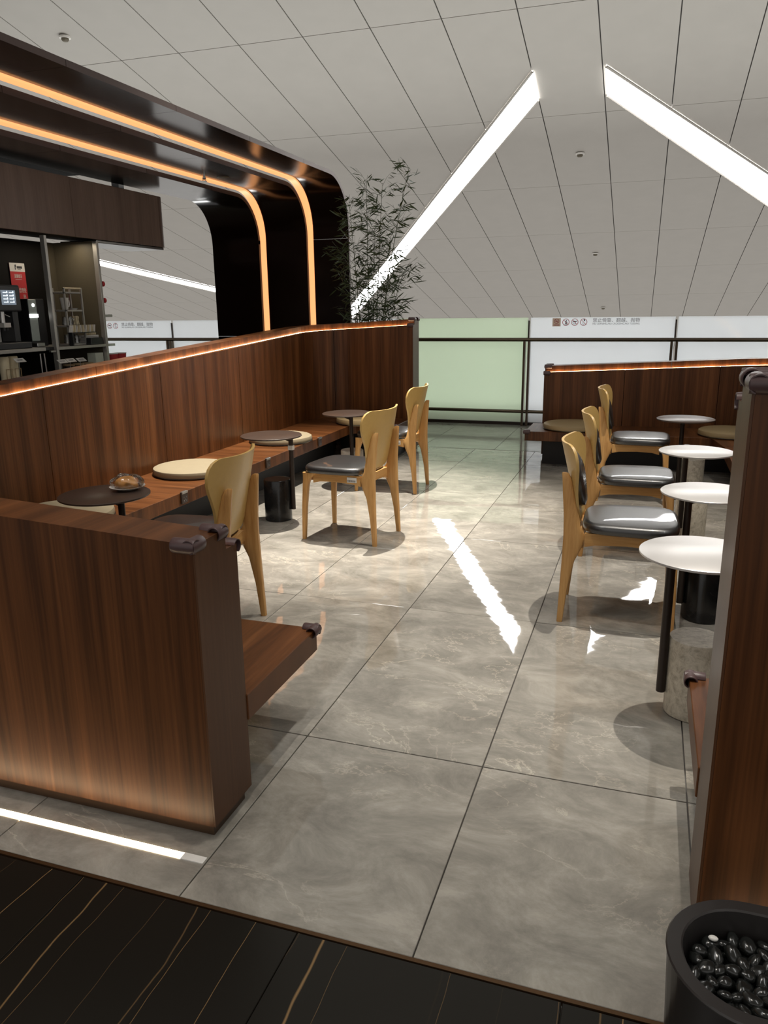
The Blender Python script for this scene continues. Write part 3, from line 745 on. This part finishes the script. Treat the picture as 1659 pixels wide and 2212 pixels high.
# cup rack with cups
R = thing('cup_rack', 'white metal cup rack with three shelves against the shelving post', 'rack', (-4.86, 5.70, 1.112))
rk = MB()
y0r, y1r = -.10, .125
for x in (-.03, .09):
    rk2 = MB().box(x, x+.014, y1r-.014, y1r, 0, .485); part('upright', rk2, M_post, R)
    part('upright', MB().box(x, x+.014, y0r, y0r+.014, 0, .485), M_post, R)
for z in (.0, .155, .285, .435): part('rack_shelf', MB().box(-.03, .104, y0r, y1r-.015, z+.002, z+.018), M_post, R, .002, 1)
part('top_rail', MB().tube([(.097, y0r, .48), (.097, y1r, .48)], .007, 8), M_paper, R)
def cup(name, label, loc, m, r=.042, h=.07, handle=True, rz=0., inv=False, group=None, cat='cup'):
    t = thing(name, label, cat, loc, rz, group)
    p = [(.0, .004), (r*.62, .004), (r*.66, .0), (r*.70, .004), (r, h), (r-.004, h), (r*.62, .010), (0, .010)]
    if inv: p = [(a, h-b) for a, b in p]
    part('body', MB().lathe(p, n=24, cap=False), m, t, smooth=True)
    if handle: part('handle', MB().tube([(r*.9, 0, h*.8), (r*1.45, 0, h*.78), (r*1.6, 0, h*.5), (r*1.3, 0, h*.25), (r*.75, 0, h*.22)], .005, 8), m, t, smooth=True)
    return t
rz0 = 5.70; zr = 1.112
cup('jug', 'white handled jug on the top shelf of the cup rack', (-4.82, rz0-.035, zr+.304), M_white, .038, .10, True, PI/2, cat='jug')
cup('saucer', 'white saucer beside the jug on the cup rack', (-4.815, rz0+.062, zr+.304), M_white, .044, .012, False)
for i, (dy_, lb) in enumerate(((-.06, 'left upturned clear cup on the middle shelf of the cup rack'), (.0, 'right upturned clear cup on the middle shelf of the cup rack'))):
    cup('cup', lb, (-4.825, rz0+dy_-.0+.013, zr+.174), M_cupglass, .027, .07, True, 0, True)
for i, lb in enumerate(('left upturned clear cup on the bottom shelf of the cup rack', 'middle upturned clear cup on the bottom shelf of the cup rack', 'right upturned clear cup on the bottom shelf of the cup rack')):
    cup('cup', lb, (-4.825, rz0-.047+.058*i, zr+.019), M_cupglass, .027, .075, True, 0, True)
t = thing('stirrer_pack', 'bundle of cream paper stick packs on the middle rack shelf', 'sugar sticks', (-4.82, rz0+.080, zr+.174))
for i in range(5): 
    o = part('stick_pack', MB().box(-.018, .018, -.005, .005, 0, .075), M_paper, t, .002, 1); o.location = (random.uniform(-.015, .015), -.022+.011*i, 0); o.rotation_euler = (random.uniform(-.2, .2), random.uniform(-.15, .15), 0)
t = thing('sachet_tray', 'tray of upright cream sachets across the lower cup rack', 'sachets', (-4.728, rz0+.04, zr+.105))
part('tray', MB().box(-.025, .02, -.16, .17, 0, .006), M_black, t)
for i in range(16):
    o = part('sachet', MB().box(-.018, .018, -.004, .004, 0, .062), M_paper if i % 3 else M_whitep, t, .001, 1); o.location = (0, -.148+.0195*i, .007); o.rotation_euler = (random.uniform(-.28, .1), 0, 0)
part('tray_leg', MB().box(-.02, .02, -.155, -.142, -.105, 0), M_black, t)
t = thing('napkin_stack', 'stack of white napkins with peach packs on top beside the rack', 'napkins', (-4.84, rz0+.228, zr))
for i in range(5): part('napkin', MB().box(-.07, .07, -.095, .08, .002+.016*i, .016+.016*i), M_whitep, t, .003, 1)
for i in range(6): part('sugar_pack', MB().box(-.05, .05, -.09+.028*i, -.066+.028*i, .082, .112), M_paper, t, .006, 1)
t = thing('black_box', 'small black open box before the napkin stack', 'box', (-4.735, 5.90, 1.112))
part('tub', MB().loft([[(-.03, -.09, 0), (.03, -.09, 0), (.03, .09, 0), (-.03, .09, 0)], [(-.03, -.085, .06), (.03, -.085, .06), (.03, .075, .06), (-.03, .075, .06)]]), M_black, t, .003, 1)
# lower shelf: cup sleeves, tags, jars, carton
for i, (y, lb) in enumerate(((4.78, 'left cream paper cup sleeve stack under the bar counter'), (4.87, 'right cream paper cup sleeve stack under the bar counter'))):
    t = thing('cup_stack', lb, 'paper cups', (-4.76, y*1.0128, .87))
    part('cup_column', MB().lathe([(.0, 0), (.034, 0), (.040, .185), (.036, .195), (0, .195)], n=24, cap=False), M_paper, t, smooth=True)
    part('holder', MB().tube([(.044, -.03, 0), (.044, -.03, .10), (.044, .03, .10), (.044, .03, 0)], .003, 6), M_kraft, t)
for i, (y, z, lb) in enumerate(((4.955, 1.035, 'price tag on a wire stand left of the shelving post'), (5.43, .995, 'leftmost of three price tags under the napkin shelf'), (5.535, .998, 'middle one of three price tags under the napkin shelf'), (5.665, .995, 'rightmost of three price tags under the napkin shelf'))):
    t = thing('price_tag', lb, 'price tag', (-4.66, y*.9915, .87))
    part('wire', MB().tube([(-.03, .0, 0), (-.02, 0, z-.88)], .003, 6), M_steel, t)
    o = part('card', MB().box(-.002, .002, -.05, .05, -.022, .022), M_whitep, t); o.location = (-.01, 0, z-.87); o.rotation_euler = (0, -.9, 0)
    mb = MB().box(.0021, .0028, -.03, .03, .0, .006).box(.0021, .0028, -.03, .02, -.010, -.006); q = part('card_print', mb, M_grey_ink, o)
for i, (y, lb) in enumerate(((5.50, 'left small jar with brown lid on the lower bar shelf'), (5.62, 'middle small jar with brown lid on the lower bar shelf'), (5.74, 'right small jar with brown lid on the lower bar shelf'))):
    t = thing('jar', lb, 'jar', (-4.80, y*1.02, .87))
    part('glass', MB().lathe([(.0, 0), (.04, 0), (.042, .06), (.038, .07), (0, .07)], n=20, cap=False), M_black, t, smooth=True)
    part('lid', MB().lathe([(0, .07), (.048, .07), (.048, .085), (0, .085)], n=20, cap=False), M_kraft, t, smooth=True)
t = thing('carton', 'pale green carton on the lower bar shelf', 'carton', (-4.78, 5.955, .87))
part('box', MB().box(-.05, .04, -.06, .05, 0, .165), mat('pale_carton', (.62, .66, .56), .6), t, .002, 1)
for i, (y, lb) in enumerate(((6.10, 'left red paper cup by the shelving end'), (6.225, 'right red paper cup by the shelving end'))):
    t = thing('paper_cup', lb, 'paper cup', (-4.78, y*1.012, .8855))
    part('body', MB().lathe([(0, .0), (.042, .0), (.056, .125), (0, .125)], n=24, cap=False), M_red, t, smooth=True)
    part('rim', MB().lathe([(.052, .125), (.059, .125), (.059, .131), (.052, .131)], n=24), M_whitep, t, smooth=True)
    part('print', MB().box(.050, .054, -.004, .022, .02, .06), M_paper, t)
t = thing('coffee_filters', 'fanned stack of cream coffee filters on the shelving end bracket', 'coffee filters', (-4.80, 6.085, 1.111))
for i in range(7):
    o = part('filter', MB().box(-.05, .05, -.002, .002, 0, .11), M_paper, t); o.location = (0, -.03+.008*i, .002); o.rotation_euler = (-.35+.1*i, 0, 0)
t = thing('fridge_door', 'black bar cabinet door with chrome frame under the dispenser', 'cabinet', (-4.70, 5.24, 0))
part('door', MB().box(-.02, .0, -.10, .10, .2, .85), M_black, t)
part('frame', MB().tube([(.006, -.075, .2), (.006, -.075, 1.07), (.006, -.03, 1.07), (.006, -.01, .2)], .006, 6), M_steel, t)
part('tap', MB().box(.0, .03, .03, .085, 1.075, 1.09), M_steel, t, .003, 1)

# ------------------------------------------------------------------ chairs
def superellipse(a, b, n, e, taper=0.):
    pts = []
    for i in range(n):
        t = 2*PI*i/n; c, s = math.cos(t), math.sin(t)
        x = a*math.copysign(abs(c)**(2/e), c); y = b*math.copysign(abs(s)**(2/e), s)
        pts.append((x, y*(1+taper*x/a)))
    return pts
def pad_mb(cx, a, b, z0, z1, e=4.2, taper=.05, crown=.008):
    o = superellipse(a, b, 56, e, taper); rings = []
    h = z1-z0
    for sc, dz in ((.93, 0), (.985, .12), (1.0, .35), (1.0, .6), (.985, .80), (.95, .93), (.88, 1.0)):
        rings.append([(cx+x*(1-(1-sc)*(.21/a if a else 1)), y*(1-(1-sc)), z0+h*dz) for x, y in o])
    for sc in (.6, .3, .05): rings.append([(cx+x*sc, y*sc, z1+crown*(1-sc*sc)*.9+.001) for x, y in o])
    return MB().loft(rings)
def sect(cx, cy, z, w, d, ang=0.):   # rounded rect section
    pts = []
    for i in range(12):
        t = 2*PI*i/12+PI/12; c, s = math.cos(t), math.sin(t)
        x = w/2*math.copysign(abs(c)**.55, c); y = d/2*math.copysign(abs(s)**.55, s)
        pts.append((cx+x, cy+y, z))
    return pts
def make_chair(label, pad):
    t = thing('dining_chair', label, 'chair')
    part('seat', pad_mb(.015, .207, .215, .424, .472), M_leather, t, smooth=True)
    for s in (-1, 1):
        # front leg: tapering, slight splay, flares into the rail at the top
        pf = [(.212, .199, 0, .025, .026), (.206, .190, .20, .033, .033), (.197, .182, .34, .040, .037), (.190, .178, .385, .052, .038), (.176, .178, .412, .082, .036), (.170, .178, .423, .096, .034)]
        part('leg', MB().loft([sect(x, s*y, z, w_, d_) for x, y, z, w_, d_ in pf]), M_oakz, t, smooth=True)
        pr = [(-.266, .180, 0, .026, .027), (-.256, .175, .16, .036, .034), (-.242, .170, .29, .056, .036), (-.226, .167, .36, .086, .036), (-.220, .166, .41, .096, .036),
              (-.232, .164, .445, .074, .034), (-.238, .161, .50, .066, .031), (-.250, .157, .58, .056, .027), (-.263, .153, .655, .042, .023), (-.272, .151, .683, .030, .019), (-.276, .151, .688, .020, .012)]
        part('leg', MB().loft([sect(x, s*y, z, w_, d_) for x, y, z, w_, d_ in pr]), M_oakz, t, smooth=True)
        part('side_rail', MB().loft([[(x, s*.164-.011, z-hh), (x, s*.164+.011, z-hh), (x, s*.164+.011, .4225), (x, s*.164-.011, .4225)] for x, z, hh in ((-.175, .422, .062), (-.13, .422, .052), (0, .422, .046), (.10, .422, .050), (.15, .422, .062))]), M_oakx, t, smooth=True)
    part('front_rail', MB().box(.160, .182, -.16, .16, .372, .4225), M_oaky, t, .003, 1)
    part('rear_rail', MB().loft([[(-.205, y, .4225-h_), (-.180, y, .4225-h_), (-.180, y, .4225), (-.205, y, .4225)] for y, h_ in ((-.155, .075), (-.12, .055), (0, .048), (.12, .055), (.155, .075))]), M_oaky, t, smooth=True)
    # backrest shell
    prof = [(.452, .080), (.456, .108), (.468, .130), (.490, .147), (.52, .160), (.56, .173), (.60, .188), (.64, .207), (.68, .226), (.715, .237), (.75, .240), (.78, .233), (.80, .219), (.811, .200), (.815, .180)]
    NU = 24
    def shell_pt(u, z, off):
        y = u; x = -.213-.255*(z-.46)+(1.1+2.2*(z-.72))*y*y-off+.008
        return (x, y, z)
    rows_f, rows_b = [], []
    for z, hw in prof:
        rows_f.append([shell_pt(-hw+2*hw*i/NU, z+(.004*(abs(-1+2*i/NU)**2)*(max(0, z-.70)/.11)), 0) for i in range(NU+1)])
        rows_b.append([shell_pt(-hw+2*hw*i/NU, z+(.004*(abs(-1+2*i/NU)**2)*(max(0, z-.70)/.11)), .012) for i in range(NU+1)])
    rings = [f+b[::-1] for f, b in zip(rows_f, rows_b)]
    part('backrest', MB().loft(rings), M_ply, t, smooth=True)
    if pad:
        mb = MB(); rings = []
        n = 28
        for sc, off in ((.97, -.0005), (1.0, -.016), (.95, -.032), (.78, -.044), (.42, -.050), (.05, -.051)):
            rg = []
            for i in range(n):
                a = 2*PI*i/n; u = .115*sc*math.cos(a); z = .640+.118*sc*math.sin(a)*(1.05 if math.sin(a) > 0 else 1.15)
                rg.append(shell_pt(u*(1+.25*(z-.63)/.12), z, off))
            rings.append(rg)
        part('back_pad', mb.loft(rings), M_leather, t, smooth=True)
    return t
def asset_tag(chair, sgn):
    o = part('asset_tag', MB().box(-.150, -.085, sgn*.176, sgn*.1775, .381, .412), M_lab, chair, label='white sticker with barcode')
    mb = MB()
    for k in range(9): mb.box(-.142+.006*k, -.139+.006*k, sgn*.1776, sgn*.1782, .385, .397)
    part('barcode', mb, M_ink, o)
deg = math.radians
GL = 'chairs in the left row'
ch = make_chair('ash chair with black seat nearest the walnut partition end, beside the bread table', False)
ch.location = (-1.878, 2.823, 0); ch.rotation_euler = (0, 0, deg(187)); ch['group'] = GL
c2 = copy_tree(ch, (-1.738, 4.416, 0), deg(174), 'ash chair with white sticker on its rail, by the black stone table base', GL)
c3 = copy_tree(ch, (-1.907, 5.76, 0), deg(180), 'farthest chair of the left row, before the green glass pane', GL)
asset_tag(c2, 1); asset_tag(c3, 1)
GR = 'chairs in the right row'
r1 = make_chair('ash chair with oval back pad nearest in the right row, facing the glare-painted table discs', True)
r1.location = (-.04, 3.553, 0); r1.rotation_euler = (0, 0, deg(1)); r1['group'] = GR
copy_tree(r1, (-.035, 4.56, 0), deg(2), 'ash chair with black oval back pad, middle of the three right chairs', GR)
copy_tree(r1, (-.03, 5.93, 0), deg(0), 'farthest chair of the right row, before the far walnut bench', GR)

# ------------------------------------------------------------------ pedestal tables
def table(label, c, base, base_mat, top_mat, pole_ang=None, r=.2, base_label=None):
    t = thing('side_table', label, 'table', (c[0], c[1], 0), group='round pedestal tables')
    b = Vector((base[0]-c[0], base[1]-c[1]))
    part('base', MB().lathe([(0, .0), (.088, .0), (.092, .004), (.092, .277), (.088, .283), (0, .283)], b.x, b.y, 40, cap=False), base_mat, t, smooth=True, label=base_label)
    p = b+Vector((math.cos(pole_ang), math.sin(pole_ang)))*.108
    part('pole', MB().lathe([(0, .075), (.0155, .075), (.0155, .588), (0, .588)], p.x, p.y, 16, cap=False), M_pole, t, smooth=True)
    d = (Vector((0, 0))-p); d = d.normalized() if d.length > 0 else Vector((1, 0)); n = Vector((-d.y, d.x))*.006
    e = p+d*.11
    part('bracket', MB().add([(p.x+n.x, p.y+n.y, .588), (p.x-n.x, p.y-n.y, .588), (e.x-n.x, e.y-n.y, .588), (e.x+n.x, e.y+n.y, .588), (p.x+n.x, p.y+n.y, .535), (p.x-n.x, p.y-n.y, .535)],
                             [(0, 1, 2, 3), (0, 4, 5, 1), (1, 5, 2), (0, 3, 4), (4, 3, 2, 5)]), M_pole, t)
    part('table_top', MB().lathe([(0, .588), (r-.003, .588), (r, .590), (r, .596), (r-.003, .598), (0, .598)], 0, 0, 64, cap=False), top_mat, t, smooth=True)
    return t
M_topglare = mat('brown_top_glare', (.64, .625, .615), .36, metal=.45, spec=.6, bump=.05, bscale=8)  # same brown metal as the other tops, overhead glare put into the base colour
table('round brown table carrying the bread plate', (-2.29, 2.81), (-2.28, 2.93), M_bstone, M_brown_metal, deg(-60))
tl2 = table('round brown table on a black stone cylinder in the left row', (-2.317, 4.53), (-2.335, 4.62), M_bstone, M_brown_metal, deg(8), base_label='polished black stone cylinder')
table('round brown table on a pale stone base, far left by the bench corner', (-2.225, 5.68), (-2.24, 5.80), M_wstone, M_brown_metal, deg(-70), base_label='pale marble cylinder')
part('tag', MB().box(-.0165, .0165, -.0165, .0165, .485, .515), M_lab, tl2, loc=(.090, .105, 0))
table('round glare-painted brown table nearest the right partition end, on a travertine cylinder', (.215, 2.645), (.228, 2.675), M_terr, M_topglare, deg(192), base_label='rough travertine cylinder')
table('round glare-painted brown table on a black stone cylinder, second of the right row', (.292, 3.575), (.315, 3.60), M_bstone, M_topglare, deg(200), base_label='polished black stone cylinder')
table('round glare-painted brown table third of the right row, on a travertine cylinder', (.292, 4.61), (.315, 4.96), M_terr, M_topglare, deg(235), base_label='rough travertine cylinder')
table('farthest dark round table of the right row, before the far walnut bench', (.286, 5.965), (.36, 6.10), M_terr, M_brown_metal, deg(215), base_label='rough travertine cylinder')

# ------------------------------------------------------------------ cushions
def cushion(loc, label, m=M_cush, r=.26, h=.052):
    t = thing('seat_cushion', label, 'cushion', loc, random.uniform(0, 6), 'round seat cushions on the benches')
    n = 56
    prof = [(.0, 0), (r-.012, 0), (r-.003, .006), (r, .018), (r, h-.018), (r-.004, h-.006), (r-.016, h), (r*.6, h+.007), (0, h+.010)]
    mb = MB(); mb.lathe(prof, n=n, cap=False)
    mb.v = [(x*(1+.008*math.sin(5*math.atan2(y, x)+9*z)), y*(1+.008*math.sin(4*math.atan2(y, x))), z) for x, y, z in mb.v]
    part('cover', mb, m, t, smooth=True)
    sm = MB()
    for k in range(n): pass
    for zz in (.010,):
        pts = [((r+.0015)*(1+.008*math.sin(5*a))*math.cos(a), (r+.0015)*(1+.008*math.sin(5*a))*math.sin(a), zz) for a in [2*PI*i/n for i in range(n+1)]]
        sm.tube(pts, .0022, 6)
    part('zip_seam', sm, M_black, t, smooth=True)
zc = .3305
cushion((-2.885, 3.20, zc), 'cream round cushion behind the bread table on the left bench')
cushion((-2.875, 4.44, zc), 'cream round cushion on the left bench between the nearest chair and the wall')
cushion((-2.865, 5.77, zc), 'cream round cushion partly under the brown table top on the left bench')
cushion((-2.56, 6.95, zc), 'tan round cushion on the corner of the left bench under the far table', M_cushtan, h=.058)
cushion((-.60, 7.055, zc), 'tan round cushion at the end of the far right bench', M_cushtan)
cushion((.70, 6.98, zc), 'tan round cushion in the corner of the far right bench', M_cushtan)

# ------------------------------------------------------------------ bread on plate
PBX, PBY = -2.243, 2.915
t = thing('plate', 'small white plate under the wrapped bread on the brown table', 'plate', (PBX, PBY, .5985))
part('dish', MB().lathe([(0, 0), (.045, 0), (.050, .004), (.078, .014), (.080, .017), (.076, .017), (.048, .008), (0, .006)], n=48, cap=False), M_white, t, smooth=True)
t = thing('wrapped_bread', 'golden baked bread in clear wrap on the white plate', 'bread', (PBX, PBY, .606))
def blob(a, b, c, n1, n2, fn):
    mb = MB(); rings = []
    for i in range(1, n1):
        th = PI*i/n1; rings.append([(a*math.sin(th)*math.cos(2*PI*j/n2), b*math.sin(th)*math.sin(2*PI*j/n2), c*math.cos(th)) for j in range(n2)])
    mb.loft(rings); mb.v = [fn(*p) for p in mb.v]; return mb
rnd = random.Random(3); ph = [rnd.uniform(0, 6) for _ in range(6)]
def lump(x, y, z):
    k = 1+.10*math.sin(42*x+ph[0]+20*y)+.09*math.sin(60*y+ph[1]+30*z)+.07*math.sin(75*x-50*y+ph[2]); return (x*k, y*k, max(.004, .022+z*k))
part('loaf', blob(.062, .044, .030, 20, 32, lump), M_bread, t, smooth=True)
def crump(x, y, z):
    k = 1+.05*math.sin(70*x+ph[3]+45*y)+.05*math.sin(95*y+80*z+ph[4])+.03*math.sin(140*x-110*y+ph[5]); return (x*k, y*k, max(.009, .024+z*k))
part('wrapper', blob(.082, .062, .040, 22, 40, crump), M_wrap, t)

# ------------------------------------------------------------------ bamboo
bx, by = -2.79, 7.92
t = thing('bamboo_plant', 'tall thin leaved bamboo behind the left partition beside the canopy leg', 'plant', (bx, by, 0))
part('pot', MB().box(-.35, .35, -.17, .17, 0, .55), M_pot, t, .01, 2)
part('soil', MB().box(-.33, .33, -.15, .15, .55, .556), M_darkback, t)
lm = MB()
LN = [(-.5, 0, 0), (-.32, .32, .004), (-.05, .5, .008), (.22, .36, .004), (.5, 0, -.01), (.22, -.36, .004), (-.05, -.5, .008), (-.32, -.32, .004), (0, 0, -.02)]
lm.add(LN, [(0, 1, 8, 7), (1, 2, 8), (2, 3, 8), (3, 4, 5, 8), (5, 6, 8), (6, 7, 8)])
lm_me = bpy.data.meshes.new('leaf'); lm_me.from_pydata(lm.v, [], lm.f); lm_me.materials.append(M_leaf)
rb = random.Random(21); leaves = []
stems = [(-.10, 2.45, -.13), (-.06, 2.66, -.02), (-.02, 2.2, .02), (.02, 2.62, .10), (.05, 2.72, .40), (.09, 2.1, .12), (-.12, 2.0, -.20), (.06, 1.75, .30)]
for k, (sx0, top, lean) in enumerate(stems):
    yy = rb.uniform(-.07, .07)
    base = Vector((sx0, yy, .55)); tip = Vector((sx0+lean, yy+rb.uniform(-.12, .08), top))
    pts = [base.lerp(tip, f)+Vector(((f*f-f)*lean*.5, 0, 0)) for f in [i/9 for i in range(10)]]
    part('stem', MB().tube(pts, [.007-.0052*i/9 for i in range(10)], 6), M_stem, t, smooth=True)
    tw = MB()
    for i in range(3, 10):
        for q in range(7 if i < 8 else 8):
            p = pts[i].lerp(pts[i-1], rb.random()); az = rb.uniform(0, 2*PI); el = rb.uniform(.15, 1.0); ln = rb.uniform(.10, .34)*(1 if p.z < 2.3 else .6)
            if p.z < 1.1: continue
            d = Vector((math.cos(az)*math.cos(el), .6*math.sin(az)*math.cos(el), math.sin(el)))
            if p.y+d.y*ln > .17: d.y = -abs(d.y)
            e = p+d*ln
            m_ = p.lerp(e, .5)+Vector((0, 0, .015)); tw.tube([p, m_, e], [.002, .0016, .001], 4)
            for r in range(rb.randint(3, 6)):
                f = .25+.75*(r+1)/6; pp = p.lerp(e, min(1, f))
                la = az+rb.uniform(-1.3, 1.3); le = rb.uniform(-.7, .7)
                leaves.append((pp, la, le, rb.uniform(.06, .14), rb.uniform(0, 6)))
    if tw.v: part('twigs', tw, M_stem, t)['kind'] = 'stuff'
leaves.sort(key=lambda l: -l[3])
rest = MB()
for i, (pp, la, le, ln, rr) in enumerate(leaves):
    d = Vector((math.cos(la)*math.cos(le), .7*math.sin(la)*math.cos(le), math.sin(le))).normalized()
    q = d.to_track_quat('X', 'Z').to_matrix() @ Matrix.Rotation(rr, 3, 'X')
    m4 = q.to_4x4() @ Matrix.Diagonal((ln, ln*.12, ln*.6, 1)); m4.translation = pp+d*ln*.5
    if i < 290:
        o = link('leaf', lm_me, t); o.matrix_local = m4
    else:
        rest.add([m4 @ Vector(v) for v in lm.v], lm.f)
o = part('foliage', rest, M_leaf, t); o['kind'] = 'stuff'

# ------------------------------------------------------------------ planter with pebbles
pl = thing('planter', 'black oblong planter trough of pebbles before the right partition', 'planter', (.245, 1.226, 0))
def stadium(r, L, n=20):
    pts = []
    for i in range(n+1): a = PI/2+PI*i/n; pts.append((r*math.cos(a), r*math.sin(a)))
    for i in range(n+1): a = -PI/2+PI*i/n; pts.append((L+r*math.cos(a), r*math.sin(a)))
    return pts
LL = .8; H = .30
rings = []
for r, z in ((.120, 0), (.128, .02), (.1405, H-.006), (.1435, H), (.141, H+.003), (.118, H+.003), (.115, H), (.110, H-.07), (.108, H-.09)):
    rings.append([(x, y, z) for x, y in stadium(r, LL)])
part('trough', MB().loft(rings), M_pot, pl, smooth=True)
part('liner', MB().prism(stadium(.1085, LL), H-.092, H-.078), M_dark, pl)
pebm = []
for k in range(5):
    rp = random.Random(k+50); p3 = [rp.uniform(0, 6) for _ in range(3)]
    sh = blob(1, rp.uniform(.55, .8), rp.uniform(.4, .6), 7, 10, lambda x, y, z: (x*(1+.1*math.sin(3*y+p3[0])), y*(1+.12*math.sin(3*x+p3[1])), z*(1+.1*math.sin(2*x+p3[2]))))
    pebm.append(sh.mesh('pebble', M_pebble, smooth=True))
rp = random.Random(9); placed = []
tries = 0
while len(placed) < 230 and tries < 30000:
    tries += 1
    x = rp.uniform(-.11, .34); y = rp.uniform(-.11, .11); s = rp.uniform(.015, .024)
    if x < 0 and math.hypot(x, y) > .106-s*.6: continue
    if abs(y) > .106-s*.6: continue
    lvl = 0 if len(placed) < 100 else 1
    if any((x-a)**2+(y-b)**2 < ((s+c)*(.58))**2 for a, b, c, l in placed if l == lvl): continue
    placed.append((x, y, s, lvl))
    z = H-.064+lvl*.017+rp.uniform(0, .006)-.18*min(0, .02-abs(y))*0
    o = link('pebble', pebm[rp.randrange(5)], None, (.245+x, 1.226+y, z)); o.scale = (s, s, s)
    o.rotation_euler = (rp.uniform(-.5, .5), rp.uniform(-.5, .5), rp.uniform(0, 6))
    tag(o, 'smooth black pebble lying in the black planter trough', 'pebble', 'black pebbles in the planter')
wp = link('pebble', blob(1, .7, .5, 7, 10, lambda x, y, z: (x, y, z)).mesh('pebble', M_white, smooth=True), None, (.245-.058, 1.226+.066, H-.028)); wp.scale = (.009,)*3
tag(wp, 'single white pebble among the black ones in the planter', 'pebble')
